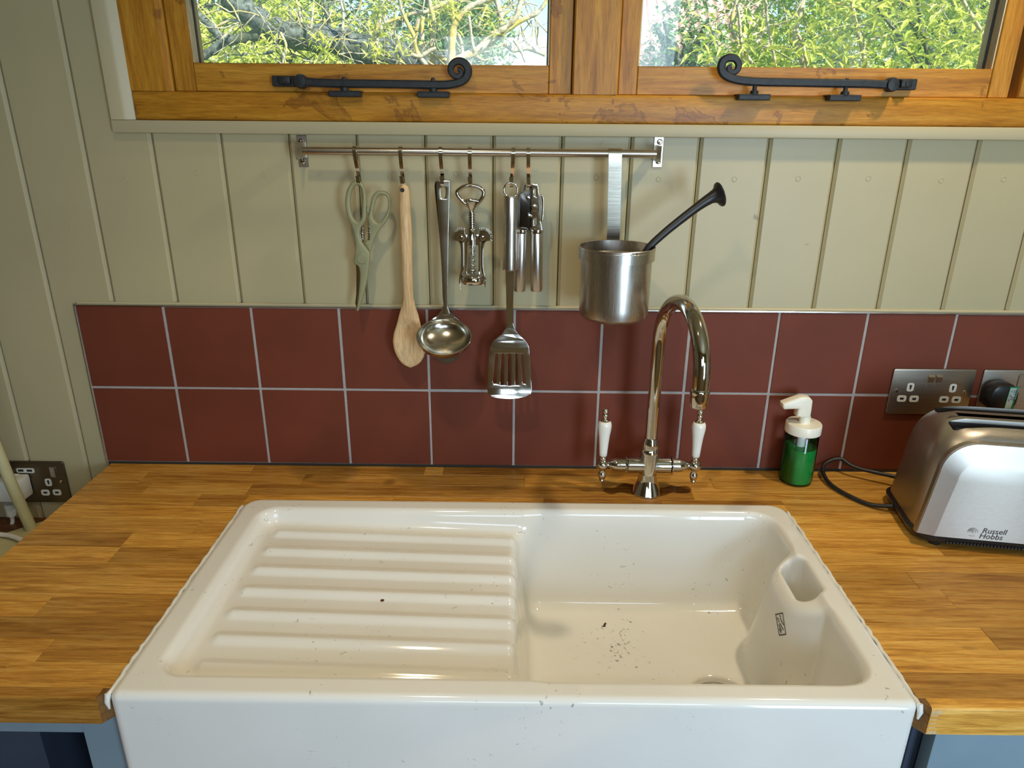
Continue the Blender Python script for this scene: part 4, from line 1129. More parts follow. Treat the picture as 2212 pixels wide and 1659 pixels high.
b = MB(); b.lathe([(.0075, zlb), (.0075, zl-.001), (.0085, zl-.002), (.0085, zl-.013), (.0062, zl-.014), (.0060, zl-.026), (.0034, zl-.027), (.0034, .008), (.002, .008)], (SXX, SYY, 0), 'z', 20); b.build('dip_tube', M['white_plastic'], sd, 40)
z8 = lambda X_, Y_: (1640+X_/3.771, 780+Y_/3.771)
hd = [(180, 335), (250, 308), (330, 282), (365, 280), (402, 286), (422, 310), (414, 380), (404, 440), (350, 447), (292, 438), (298, 400), (305, 376), (240, 378), (190, 381), (179, 362)]
plate('pump_head', [[xz(*z8(*p), SYY) for p in hd]], SYY, .0200, .0036, M['cream_plastic'], sd)

# ================================================================== TOASTER
tw_ang = math.radians(-9.0)
TO = Vector((1.3870, -0.2480, 0))                              # near left corner of the foot
ex = Vector((math.cos(tw_ang), math.sin(tw_ang), 0)); ey = Vector((-math.sin(tw_ang), math.cos(tw_ang), 0))
TL, TD, TH = 0.300, 0.165, 0.190
ts = thing('toaster', 'brushed steel two-slot toaster on the worktop at the right edge of the photo', 'toaster', TO+ex*TL/2+ey*TD/2)
def T(x, y, z): return TO+ex*x+ey*y+Vector((0, 0, z))
def rr_section(x0, x1, y0, y1, r, z, n=8):
    out_ = []
    for cx, cy, a0 in ((x1-r, y1-r, 0), (x0+r, y1-r, 90), (x0+r, y0+r, 180), (x1-r, y0+r, 270)):
        for k in range(n+1):
            a = math.radians(a0+90*k/n); out_.append((cx+r*math.cos(a), cy+r*math.sin(a), z))
    return out_
def loft_obj(name, secs_, m, parent, angle=40, c0=True, c1=True):
    b = MB(); b.rings([[T(*p) for p in s_] for s_ in secs_], c0, c1); return b.build(name, m, parent, angle)
# black base
loft_obj('base', [rr_section(.004, TL-.004, .004, TD-.004, .030, .006), rr_section(.0, TL, 0, TD, .034, .010), rr_section(-.002, TL+.002, -.002, TD+.002, .036, .018), rr_section(.001, TL-.001, .001, TD-.001, .034, .021)], M['black_plastic'], ts, 30)
for fx, fy in ((.035, .014), (TL-.035, .014), (.035, TD-.014), (TL-.035, TD-.014)):
    b = MB(); b.lathe([(.0085, .0002), (.009, .001), (.009, .006), (.0095, .0075)], T(fx, fy, 0), 'z', 18); b.build('foot', M['black_rubber'], ts, 40)
b = MB()                                                        # vent slots along the lower edge
for k in range(46):
    x = .045+k*.0048
    for p_ in ((x, -.0024),):
        c_ = [T(x, -.0030, .0095), T(x+.0026, -.0030, .0095), T(x+.0026, -.0030, .0135), T(x, -.0030, .0135)]
        c2 = [p+ey*.002 for p in c_]; b.add(c_+c2, [(0, 1, 2, 3), (4, 7, 6, 5), (0, 4, 5, 1), (1, 5, 6, 2), (2, 6, 7, 3), (3, 7, 4, 0)])
o = b.build('vent_teeth', M['slot'], ts, 0); o['kind'] = 'stuff'
# shell: ends lean in and roll over into the flat top
secs_ = []
for t_ in np.linspace(0, 1, 30):
    z = .020+t_*(TH-.020)
    e = max(0, (t_-.60)/.40)
    inx = .003+.012*t_+.040*(1-math.sqrt(max(0, 1-e**2.6)))
    iny = .003+.010*t_+.030*(1-math.sqrt(max(0, 1-max(0, (t_-.66)/.34)**2.4)))
    secs_.append(rr_section(inx, TL-inx, iny, TD-iny, .034+.012*t_, z, 10))
b = MB(); b.rings([[T(*p) for p in s_] for s_ in secs_])
shell_me = b.mesh('shell', 40)
tmp = bpy.data.objects.new('tmp_shell', shell_me); COL.objects.link(tmp)
cut = []
for y0, y1 in ((.040, .066), (.099, .125)):
    b = MB(); b.rings([[T(*p) for p in rr_section(.034+dx, TL-.034-dx, y0+dx*.3, y1-dx*.3, .006, z, 4)] for z, dx in ((.045, .018), (TH-.035, .018), (TH-.012, .004), (TH+.010, -.004))])
    c_ = b.build('tmp_cut', None, None, 0); cut.append(c_)
    md = tmp.modifiers.new('b', 'BOOLEAN'); md.operation = 'DIFFERENCE'; md.object = c_; md.solver = 'EXACT'
dg = bpy.context.evaluated_depsgraph_get(); dg.update()
me = bpy.data.meshes.new_from_object(tmp.evaluated_get(dg))
for o_ in cut+[tmp]: bpy.data.objects.remove(o_, do_unlink=True)
me.materials.clear(); me.shade_smooth(); me.set_sharp_from_angle(angle=math.radians(38)); me.name = 'shell'
obj_from_mesh('shell', me, M['steel_toaster'], ts)
for y0, y1 in ((.040, .066), (.099, .125)):                      # dark guide wires in the slots
    b = MB()
    b.rings([[T(*p) for p in rr_section(.056, TL-.056, y0+.004, y1-.004, .004, z, 3)] for z in (.046, .050)])
    sl_ = b.build('slot_floor', M['slot'], ts, 30)
    b = MB(); b.rings([[T(*p) for p in rr_section(.034+dx+.0012, TL-.034-dx-.0012, y0+dx*.3+.0012, y1-dx*.3-.0012, .005, z, 4)] for z, dx in ((.0455, .018), (TH-.035, .018), (TH-.012, .004), (TH-.006, .0012))], False, False)
    b.build('slot_shade', M['slot'], ts, 30)  # black lining added so the slots look shaded inside
    for sy in (y0+.0068, y1-.0068):
        b = MB()
        for k in range(9):
            x = .066+k*.0210; b.tube([T(x, sy, .05), T(x, sy, TH-.020)], .0011, 6)
        b.tube([T(.060, sy, TH-.024), T(TL-.060, sy, TH-.024)], .0011, 6); b.build('guide_wires', M['darkened_steel'], ts, 60)
# front panel: domed outline standing proud of the shell, with a bevelled border
def pan(dx, top):
    L0, L1 = .012+dx, TL-.012-dx; h1 = top; o_ = [(L0-.010, .0215), (L0-.002, .070)]
    r = .048-dx*.6
    for a in np.linspace(180, 90, 12): o_.append((L0+.006+r+r*math.cos(math.radians(a)), h1-r+r*math.sin(math.radians(a))))
    for a in np.linspace(90, 0, 12): o_.append((L1-.006-r+r*math.cos(math.radians(a)), h1-r+r*math.sin(math.radians(a))))
    o_ += [(L1+.002, .070), (L1+.010, .0215)]; return o_
def face_y(z): return .003+.010*(z-.02)/(TH-.02)
def pan_ring(dx, top, yoff): return [T(x, face_y(z)+yoff, z) for x, z in pan(dx, top)]
b = MB(); b.rings([pan_ring(-.002, .174, .010), pan_ring(-.002, .174, .0005), pan_ring(0, .172, -.0012), pan_ring(.001, .171, -.0014), pan_ring(.022, .149, -.0072), pan_ring(.0235, .1475, -.0076)], True, True)
b.build('front_panel', M['steel_toaster'], ts, 25)
# maker's name and emblem printed on the panel
def on_panel(me, x, z, lift=.0079):
    zf_ = face_y(z)
    sl2 = .010/(TH-.02)
    R_ = Matrix((( ex.x, -sl2*0, 0, 0), (0, 0, 0, 0), (0, 0, 0, 0), (0, 0, 0, 1)))
    for v_ in me.vertices:
        X_, Y_, Z_ = v_.co; v_.co = T(x+X_, face_y(z+Y_)-lift-Z_, z+Y_)
    return me
lx = .0890; 
pl_ = [on_panel(text_mesh('t', 'Russell', .0122, .0002, .20, 1.0), lx, .0340), on_panel(text_mesh('t', 'Hobbs', .0122, .0002, .20, 1.02), lx-.0026, .0250)]
b = MB()
for m_ in pl_: b.add([v_.co for v_ in m_.vertices], [tuple(p.vertices) for p in m_.polygons])
b.build('lettering', M['print'], ts, 0)
b = MB(); ecx, ecz = lx-.0125, .0340
def earc(r, a0, a1, rr_=.00020): b.tube([T(ecx+r*math.cos(math.radians(a)), face_y(ecz)-.0079, ecz+1.0*r*math.sin(math.radians(a))) for a in np.linspace(a0, a1, 14)], rr_, 5)
for r, a0, a1 in ((.0070, -5, 190), (.0055, 20, 175), (.0040, -20, 200), (.0026, 30, 160), (.0012, 0, 350)): earc(r, a0, a1)
for r in (.0074, .0060): earc(r, 235, 300)
b.build('emblem', M['print'], ts, 0)
# flex looping from the back of the toaster
fp = catmull([(T(.10, TD+.008, .020)), (1.400, -.030, .020), (1.372, -.006, .028), (1.345, -.0085, .020), (1.3330, -.028, .012), (1.3330, -.066, .0065), (1.350, -.105, .0050), (1.374, -.135, .0055), (T(.0, .10, .012))], 8, False)
b = MB(); b.tube(fp, .0036, 12); b.build('flex', M['black_rubber'], ts, 60)

# ================================================================== SOCKETS
def pin_hole(mb_w, mb_s, cx, cz, w, h, yf, earth=False):
    out_ = []
    r = min(w, h)*.32
    for px, pz, a0 in ((cx+w/2-r, cz+h/2-r, 0), (cx-w/2+r, cz+h/2-r, 90), (cx-w/2+r, cz-h/2+r, 180), (cx+w/2-r, cz-h/2+r, 270)):
        for k in range(5):
            a = math.radians(a0+22.5*k); out_.append((px+r*math.cos(a), pz+r*math.sin(a)))
    n = len(out_)
    mb_w.add([(x, yf, z) for x, z in out_]+[(x, yf-.0009, z) for x, z in out_], [tuple(range(n)), tuple(range(2*n-1, n-1, -1))]+[(i, (i+1) % n, n+(i+1) % n, n+i) for i in range(n)])
    if earth: mb_s.add([(cx-.0022, yf-.0012, cz+.0042), (cx+.0022, yf-.0012, cz+.0042), (cx+.0010, yf-.0012, cz-.0042), (cx-.0010, yf-.0012, cz-.0042), (cx-.0022, yf, cz+.0042), (cx+.0022, yf, cz+.0042), (cx+.0010, yf, cz-.0042), (cx-.0010, yf, cz-.0042)], [(0, 1, 2, 3), (0, 4, 5, 1), (1, 5, 6, 2), (2, 6, 7, 3), (3, 7, 4, 0)])
    else: mb_s.box(cx-.0034, cx+.0034, yf-.0012, yf-.0003, cz-.0019, cz+.0019)
def plate_rect(x0, x1, z0, z1, y, th, r, m, parent, name='plate'):
    out_ = []
    for cx, cz, a0 in ((x1-r, z1-r, 0), (x0+r, z1-r, 90), (x0+r, z0+r, 180), (x1-r, z0+r, 270)):
        for k in range(6):
            a = math.radians(a0+18*k); out_.append((cx+r*math.cos(a), cz+r*math.sin(a)))
    return plate(name, [out_], y, th, .0008, m, parent)
def screw(x, z, y, parent):
    b = MB(); b.lathe([(.0003, y-.0020), (.0026, y-.0017), (.0037, y-.0004), (.0037, y+.0008)], (x, 0, z), 'y', 16); b.box(x-.0026, x+.0026, y-.0024, y-.0012, z-.0003, z+.0003); b.build('screw', M['chrome'], parent, 40)
s1 = thing('double_socket', 'brushed steel double socket on the tiles with both outlets empty', 'socket', (1.511, 0, .162), 'double sockets')
X0, X1, Z0_, Z1_ = 1.4385, 1.5845, 0.1190, 0.2050
plate_rect(X0, X1, Z0_, Z1_, -.0022, .0040, .004, M['steel_plate'], s1)
yf = -.0042
bs = MB()
def sx(u, v): return at(u, v, yf)
def c_zoom(X_, Y_): return (1760+X_/4.878, 640+Y_/4.878)
for X_, Y_, e in ((1008, 958, True), (1455, 968, True), (915, 1077, False), (1045, 1080, False), (1360, 1087, False), (1490, 1090, False)):
    p = sx(*c_zoom(X_, Y_)); bw, bs = MB(), MB(); pin_hole(bw, bs, p.x, p.z, .0125 if e else .0165, .0160 if e else .0122, yf+.0004, e)
    bo = bw.build('outlet_surround', M['white_plastic'], s1, 30); bs.build('pin_slot', M['slot'], bo, 0)
for X_ in (1215, 1300):
    p = sx(*c_zoom(X_, 895)); b = MB(); b.rbox(p.x-.0058, p.x+.0058, yf-.0012, yf+.0005, p.z-.0105, p.z+.0125, .0006, 1)
    b.add([(p.x-.0052, yf-.0008, p.z+.0118), (p.x+.0052, yf-.0008, p.z+.0118), (p.x+.0052, yf-.0036, p.z+.0085), (p.x-.0052, yf-.0036, p.z+.0085), (p.x+.0052, yf-.0008, p.z-.004), (p.x-.0052, yf-.0008, p.z-.004)], [(0, 1, 2, 3), (3, 2, 4, 5), (0, 3, 5), (1, 4, 2)])
    b.build('switch', M['steel_plate'], s1, 25)
for X_ in (862, 1580):
    p = sx(*c_zoom(X_, 995 if X_ < 1000 else 1010)); screw(p.x, p.z, yf+.0005, s1)
s2 = thing('double_socket', 'brushed steel double socket at the right edge with a black plug in it', 'socket', (1.68, 0, .162), 'double sockets')
xa = at(2128, 797, -.004).x
plate_rect(xa, xa+.146, Z0_, Z1_, -.0022, .0040, .004, M['steel_plate'], s2)
for k in range(2):
    p = at(2205+k*17, 823, yf); b = MB(); b.rbox(p.x-.0058, p.x+.0058, yf-.0014, yf+.0005, p.z-.0105, p.z+.0125, .0006, 1); b.build('switch', M['steel_plate'], s2, 25)
p = at(1760+1808/4.878, 640+1010/4.878, yf); screw(p.x, p.z, yf+.0005, s2)
for dx, dz, e in ((.112, .010, True), (.101, -.012, False), (.123, -.012, False)):
    bw, bs = MB(), MB(); pin_hole(bw, bs, xa+dx, .160+dz, .0125 if e else .0165, .0160 if e else .0122, yf+.0004, e)
    bo = bw.build('outlet_surround', M['white_plastic'], s2, 30); bs.build('pin_slot', M['slot'], bo, 0)
# black plug with a green test label
pk = at(2162, 853, -.024); pg = thing('plug', 'black rounded plug with a green PASSED test label, in the right socket', 'plug', (pk.x, yf, pk.z), 'plugs in the sockets')
def plug_sec(s_, y): 
    n = 32; return [(pk.x+s_*.0248*math.copysign(abs(math.cos(a))**.75, math.cos(a)), y, pk.z-.003+s_*.0262*math.copysign(abs(math.sin(a))**.75, math.sin(a))) for a in [2*math.pi*k/n for k in range(n)]]
b = MB(); b.rings([plug_sec(.86, -.0045), plug_sec(.90, -.010), plug_sec(.98, -.0108), plug_sec(1.0, -.018), plug_sec(.99, -.030), plug_sec(.93, -.0345), plug_sec(.80, -.0362)]); b.build('casing', M['black_plastic'], pg, 40)
def lab_pt(a_, b_, lift=0):   # a_: across 0..1, b_: down 0..1 on the label
    xm_ = pk.x+.0050+a_*.0172-b_*.0020; zz_ = pk.z+.0185-b_*.0400
    over = max(0, (xm_-pk.x-.0150)/.0080)
    return Vector((xm_-over*over*.0010, -.0368+over*over*.0040-lift, zz_))
def lab_quad(mb_, a0, a1, b0, b1, lift, n=6):
    g = [[lab_pt(a0+(a1-a0)*i/n, b0+(b1-b0)*j/n, lift) for j in range(n+1)] for i in range(n+1)]; bs_ = [[p+Vector((0, .0006, 0)) for p in r_] for r_ in g]
    vs_ = [p for r_ in g for p in r_]+[p for r_ in bs_ for p in r_]; N = (n+1)**2; fs = []
    for i in range(n):
        for j in range(n): a = i*(n+1)+j; fs += [(a, a+1, a+n+2, a+n+1), (N+a, N+a+n+1, N+a+n+2, N+a+1)]
    mb_.add(vs_, fs)
b = MB(); lab_quad(b, -.06, 1.03, -.03, 1.03, 0); b.build('label', M['green_print'], pg, 0)
b = MB(); lab_quad(b, .0, .62, .03, .97, .0003); b.build('label_panel', M['label_white'], pg, 0)
def lab_text(body, size, a_base, b0, m, name, sp_=1.0):
    me_ = text_mesh('t', body, size, .00008, 0, sp_)
    mb_ = MB(); vs_ = []
    for v_ in me_.vertices:   # reading direction runs down the label
        p = lab_pt(a_base+v_.co.y/.0172, b0+v_.co.x/.0400, .0006+max(0, v_.co.z)); vs_.append(p)
    mb_.add(vs_, [tuple(p.vertices) for p in me_.polygons]); mb_.build(name, m, pg, 0)
lab_text('PASSED', .0058, .74, .04, M['label_white'], 'label_title', 1.08)
lab_text('007 JEF', .0072, .34, .08, M['print'], 'label_number', .98)
lab_text('14-10-24', .0062, .06, .05, M['print'], 'label_date', 1.05)

# low socket at the left, beside the worktop
z7 = lambda X_, Y_: (X_/7.541, 960+Y_/7.541)
ys_ = .0055
s3 = thing('double_socket', 'dark socket with two USB ports low on the boards left of the worktop', 'socket', (-.16, .008, -.045), 'double sockets')
plate_rect(-.2335, -.0878, -.0875, -.0008, ys_, .0048, .004, M['bronze_plate'], s3)
yf = ys_-.0025
for X_, Y_, e in ((790, 617, True), (742, 783, False), (930, 780, False)):
    p = at(*z7(X_, Y_), yf); bw, bs = MB(), MB(); pin_hole(bw, bs, p.x, p.z, .0125 if e else .0160, .0160 if e else .0125, yf+.0004, e)
    bo = bw.build('outlet_surround', M['white_plastic'], s3, 30); bs.build('pin_slot', M['slot'], bo, 0)
p = at(*z7(415, 425), yf); bw = MB(); pin_hole(bw, MB(), p.x, p.z, .0340, .0100, yf+.0004)
bo = bw.build('port_surround', M['white_plastic'], s3, 30)
for xa_, xb_ in ((-.0135, -.0035), (.0030, .0130)):
    bs = MB(); bs.box(p.x+xa_, p.x+xb_, yf-.0012, yf, p.z-.0018, p.z+.0022); bs.build('port', M['slot'], bo, 0)
b = MB()
for k, w in enumerate((.0090, .0068, .0068)):
    q_ = at(*z7(450, 520+k*30), yf); b.box(q_.x-w, q_.x+w, yf-.0003, yf+.0001, q_.z-.0005, q_.z+.0005)
b.build('small_print', M['print'], s3, 0)
p = at(*z7(870, 450), yf); b = MB(); b.rbox(p.x-.0072, p.x+.0072, yf-.0010, yf+.0004, p.z-.0110, p.z+.0110, .0006, 1); b.add([(p.x-.006, yf-.0008, p.z+.010), (p.x+.005, yf-.0034, p.z+.010), (p.x+.005, yf-.0034, p.z-.010), (p.x-.006, yf-.0008, p.z-.010), (p.x+.0064, yf-.0006, p.z+.010), (p.x+.0064, yf-.0006, p.z-.010)], [(0, 1, 2, 3), (1, 4, 5, 2), (0, 4, 1), (3, 2, 5)]); b.build('switch', M['steel_h'], s3, 20)
p = at(*z7(988, 608), yf); screw(p.x, p.z, yf+.0004, s3)
# white plug and flex
pp = at(*z7(120, 770), -.02)
wp_ = thing('plug', 'white moulded plug in the low socket, with a white flex', 'plug', (pp.x, 0, pp.z), 'plugs in the sockets')
p0, p1 = at(*z7(-140, 600), -.03), at(*z7(262, 950), -.03)
b = MB(); b.rbox(p0.x, p0.x+.050, -.034, .0026, p1.z+.002, p0.z, .004, 2); 
pr_ = at(*z7(330, 780), -.006); b.rbox(p0.x-.001, pr_.x+.006, -.010, .0027, p1.z+.004, p0.z+.002, .006, 2); b.build('casing', M['white_plastic'], wp_, 40)
g0, g1 = at(*z7(165, 965), -.018), at(*z7(190, 1165), -.018)
b = MB(); prof = []
for k in range(6): t_ = k/6; prof += [(.0100-.002*t_, t_*(g0.z-g1.z)), (.0100-.002*t_, (t_+.09)*(g0.z-g1.z)), (.0076-.002*t_, (t_+.10)*(g0.z-g1.z)), (.0076-.002*t_, (t_+.155)*(g0.z-g1.z))]
b.lathe(prof, g0, tuple(g1-g0), 18); b.build('strain_relief', M['white_plastic'], wp_, 30)
fx_ = [g1, at(*z7(205, 1250), -.018), at(*z7(180, 1350), -.020), at(*z7(110, 1430), -.030), at(*z7(0, 1470), -.055), at(*z7(-160, 1500), -.09)]
b = MB(); b.tube(catmull(fx_, 6, False), .0036, 10); b.build('flex', M['white_plastic'], wp_, 60)

# wooden bench top, cream stand and its flex at the lower left
be = thing('bench', 'dark wooden bench top against the boards below the low socket', 'bench', (-.5, -.25, -.9))
zbe = at(50, 1118, .004).z
b = MB(); b.rbox(-1.25, -.012, -.50, .0062, zbe-.03, zbe, .002, 1); b.build('top', M['bench'], be, 30)
for x, y in ((-1.20, -.45), (-1.20, -.05), (-.07, -.45), (-.07, -.05)):
    b = MB(); b.rbox(x-.022, x+.022, y-.022, y+.022, R_Z0, zbe-.03, .002, 1); b.build('leg', M['bench'], be, 30)
cs = thing('stand', 'cream enamelled stand with a slanting pole beside the worktop', 'stand', (-.15, -.1, zbe))
zc_ = zbe+.004; A0, A1 = atz(19.5, 1149, zc_), atz(86, 1128, zc_)
d_ = (A1-A0).normalized(); nrm_ = Vector((d_.y, -d_.x, 0))
q0 = A0-d_*.25; q1 = A1+d_*.03
qq = [q0, q1, q1+nrm_*.20, q0+nrm_*.20]
b = MB(); b.prism_z([(p.x, p.y) for p in qq], zbe+.0003, zc_); bb = b.build('base_board', M['cream_metal'], cs, 20)
ft = atz(64, 1143, zc_); top_ = at(-9, 965, -.062)
b = MB(); dv = (top_-ft).normalized(); b.tube([ft+Vector((.004, 0, -.002)), ft+dv*.1, ft+dv*.62], .0098, 20); b.build('pole', M['cream_metal'], cs, 60)
fx_ = [(-.35, -.10), (-.26, -.085), (-.225, -.092), (-.190, -.118), (-.165, -.150), (-.14, -.19)]
f0 = [atz(*z7(-200, 1420), zc_+.006), atz(*z7(0, 1465), zc_+.006), atz(*z7(120, 1478), zc_+.006), atz(*z7(230, 1505), zc_+.006), atz(*z7(330, 1545), zc_+.006), atz(*z7(430, 1600), zc_+.006)]
b = MB(); b.tube(catmull(f0, 5, False), .0040, 10, flat=(.0040, .0052), up=(0, 0, 1)); tag(b.build('flex', M['white_plastic'], None, 60), 'flat white flex lying across the cream board at the lower left', 'flex')
# ================================================================== GARDEN beyond the window
gr = structure('ground')
b = MB(); b.box(-30, 30, -30, 60, -1.60, -1.50); b.build('lawn', M['grass'], gr, 0)
def leaves(name, pts, size, m, parent, spread=1.0, aspect=.36, droop=.35, seed=1):
    """pts: n x 3 leaf bases; every leaf a folded, curved blade"""
    r = np.random.default_rng(seed); n = len(pts); P_ = np.asarray(pts, float)
    s_ = size*r.uniform(.6, 1.25, n)
    az = r.uniform(0, 2*np.pi, n); el = r.uniform(-.7, 1.1, n)
    d = np.stack([np.cos(az)*np.cos(el), np.sin(az)*np.cos(el), np.sin(el)], 1)
    up = np.stack([r.normal(0, .5, n), r.normal(0, .5, n)-.2, np.ones(n)], 1)
    w = np.cross(d, up); w /= np.linalg.norm(w, axis=1)[:, None]; nn = np.cross(w, d)
    S = s_[:, None]
    mid = P_+d*S*.5-nn*S*.05; tip_ = P_+d*S-np.array([0, 0, 1])*S*droop*.5
    lft = P_+d*S*.45+w*S*aspect*.5+nn*S*.05; rgt = P_+d*S*.45-w*S*aspect*.5+nn*S*.05
    V_ = np.stack([P_, lft, mid, rgt, tip_], 1).reshape(-1, 3)
    k = np.arange(n)[:, None]*5
    F_ = np.concatenate([k+np.array([[0, 1, 2]]), k+np.array([[0, 2, 3]]), k+np.array([[1, 4, 2]]), k+np.array([[2, 4, 3]])])
    me_ = bpy.data.meshes.new(name); me_.from_pydata(V_.tolist(), [], F_.tolist()); me_.validate()
    o_ = obj_from_mesh(name, me_, m, parent); o_['kind'] = 'stuff'; return o_
def branch(parent, name, pix, y, r, m, dy=0.0, n=10):
    pts = catmull(pix, 5, False); q_ = [at(u, v, y+dy*i/len(pts)) for i, (u, v) in enumerate(pts)]; N = len(q_)
    rr_ = [np.interp(i/(N-1), [0, 1], r)*(1+.10*math.sin(i*1.7)+.07*math.sin(i*4.1)) for i in range(N)]
    b = MB(); b.tube(q_, rr_, n); return b.build(name, m, parent, 70), q_
def clump(c_, rx, ry, rz, n, seed):
    r = np.random.default_rng(seed); d = r.normal(0, 1, (n, 3)); d /= np.linalg.norm(d, axis=1)[:, None]
    return np.array(c_)+d*(r.uniform(0.15, 1, n)**.45)[:, None]*np.array([rx, ry, rz])
zg = -1.50
def uplift(base_px, y): return at(*base_px, y)
# old grey tree behind the left pane: slanting trunk and limbs
y1 = 2.6
ta = thing('tree', 'old grey mossy tree with a slanting trunk behind the left pane', 'tree', (at(1000, 200, y1).x, y1, zg), 'trees beyond the window')
tb = at(1010, 180, y1)
b = MB(); b.tube([Vector((tb.x+.5, y1, zg)), Vector((tb.x+.30, y1, -.2)), tb], [.20, .16, .10], 14); b.build('trunk', M['bark_grey'], ta, 70)
branch(ta, 'limb', [(1015, 165), (960, 150), (880, 128), (800, 112), (735, 92), (660, 80), (600, 68), (555, 40), (510, 8), (470, -30), (400, -110)], y1, (.085, .040), M['bark_grey'])
branch(ta, 'branch', [(560, 74), (520, 84), (486, 86), (462, 66), (440, 42), (415, 20), (380, -10)], y1, (.026, .014), M['bark_grey'])
branch(ta, 'branch', [(486, 86), (462, 108), (430, 122), (400, 126)], y1, (.024, .018), M['bark_grey'])
branch(ta, 'branch', [(640, 76), (630, 40), (612, 5), (600, -40)], y1+.1, (.014, .009), M['bark_grey'])
branch(ta, 'branch', [(655, 78), (648, 30), (640, 0), (634, -40)], y1+.1, (.008, .006), M['bark_pale'])
branch(ta, 'branch', [(672, 62), (676, 20), (680, -30)], y1-.1, (.006, .005), M['bark_pale'])
branch(ta, 'branch', [(714, 70), (706, 30), (700, 0), (694, -30)], y1, (.010, .008), M['bark_grey'])
branch(ta, 'branch', [(740, 66), (742, 30), (736, 0), (735, -30)], y1-.1, (.007, .005), M['bark_pale'])
branch(ta, 'branch', [(530, 50), (500, 44), (470, 56), (452, 62)], y1, (.008, .004), M['bark_pale'])
branch(ta, 'branch', [(505, 52), (495, 70), (478, 84)], y1-.05, (.006, .006), M['bark_pale'])
branch(ta, 'branch', [(560, 60), (540, 30), (500, 18), (470, 8), (440, 16)], y1+.2, (.007, .004), M['bark_grey'])
branch(ta, 'branch', [(606, 70), (618, 98), (612, 130), (606, 170)], y1-.2, (.006, .005), M['bark_pale'])
branch(ta, 'branch', [(600, 96), (585, 112), (560, 116), (500, 118)], y1-.1, (.010, .004), M['bark_grey'])
def sprig(parent, spots, y, n, spr, size, m, name, seed, aspect=.24):
    P_ = []; r = np.random.default_rng(seed)
    for (u, v) in spots:
        c_ = at(u, v, y); P_.append(np.array(c_)+r.normal(0, spr, (n, 3)))
    return leaves(name, np.concatenate(P_), size, m, parent, aspect=aspect, seed=seed)
sprig(ta, [(690, 92), (698, 116), (602, 22), (612, 4), (540, 112), (548, 120), (588, 92), (706, 136), (820, 20)], y1-.35, 30, .024, .050, M['leaf_bright'], 'leaf_sprays', 3)
# pale twisting tree with yellow lichen behind the middle of the left pane
y2 = 2.0
tc = thing('tree', 'pale-barked twisting tree with yellow lichen, right half of the left pane', 'tree', (at(950, 200, y2).x, y2, zg), 'trees beyond the window')
tb = at(960, 175, y2); b = MB(); b.tube([Vector((tb.x, y2, zg)), Vector((tb.x+.05, y2, -.3)), tb], [.09, .07, .035], 12); b.build('trunk', M['bark_pale'], tc, 70)
for pix, r_ in (([(955, 180), (905, 120), (895, 80), (880, 50), (868, 20), (858, -20)], (.010, .006)),
                ([(960, 175), (990, 130), (1030, 110), (1060, 80), (1090, 60), (1115, 35), (1125, 0), (1130, -30)], (.018, .008)),
                ([(1030, 112), (1060, 92), (1090, 68), (1125, 45), (1160, 28), (1182, 0), (1200, -30)], (.014, .005)),
                ([(975, 150), (978, 70), (990, 40), (1010, 18), (1040, 4), (1080, -8), (1120, -20)], (.016, .007)),
                ([(935, 140), (934, 90), (938, 50), (930, 15), (925, -20)], (.012, .007)),
                ([(890, 118), (896, 90), (900, 60), (904, 40)], (.010, .008)),
                ([(912, 86), (912, 50), (914, 36)], (.008, .008)),
                ([(832, 50), (860, 40), (890, 30), (920, 26), (945, 15), (965, 5), (990, -10)], (.006, .010)),
                ([(888, 118), (908, 122), (925, 112), (942, 104)], (.008, .008)),
                ([(925, 118), (950, 126), (970, 130)], (.008, .012)),
                ([(815, 105), (812, 70), (820, 40), (828, 20)], (.012, .008)),
                ([(812, 80), (824, 60), (830, 30)], (.008, .006)),
                ([(1012, 30), (1016, 60), (1020, 90), (1026, 110)], (.006, .006)),
                ([(1052, 10), (1040, 40), (1030, 68)], (.005, .005)),
                ([(1000, 130), (996, 90), (982, 60), (978, 20), (976, -10)], (.007, .006)),
                ([(1090, 92), (1110, 108), (1140, 104), (1178, 118)], (.012, .010)),
                ([(1110, 86), (1125, 110), (1136, 135)], (.006, .006)),
                ([(1152, 30), (1162, 60), (1160, 90), (1168, 108)], (.003, .002)),
                ([(1028, 120), (1045, 130), (1065, 125)], (.005, .003)),
                ([(1070, -10), (1080, 30), (1086, 70)], (.012, .010))):
    branch(tc, 'branch', pix, y2+random.uniform(-.12, .12), r_, M['bark_pale'])
sprig(tc, [(825, 25), (818, 8), (808, 100), (820, 120), (980, 12), (990, 30), (960, 20), (1068, 62), (870, 8), (945, 40), (815, 60), (868, 110), (1075, 45)], y2-.1, 24, .022, .042, M['leaf_bright'], 'leaf_sprays', 5)
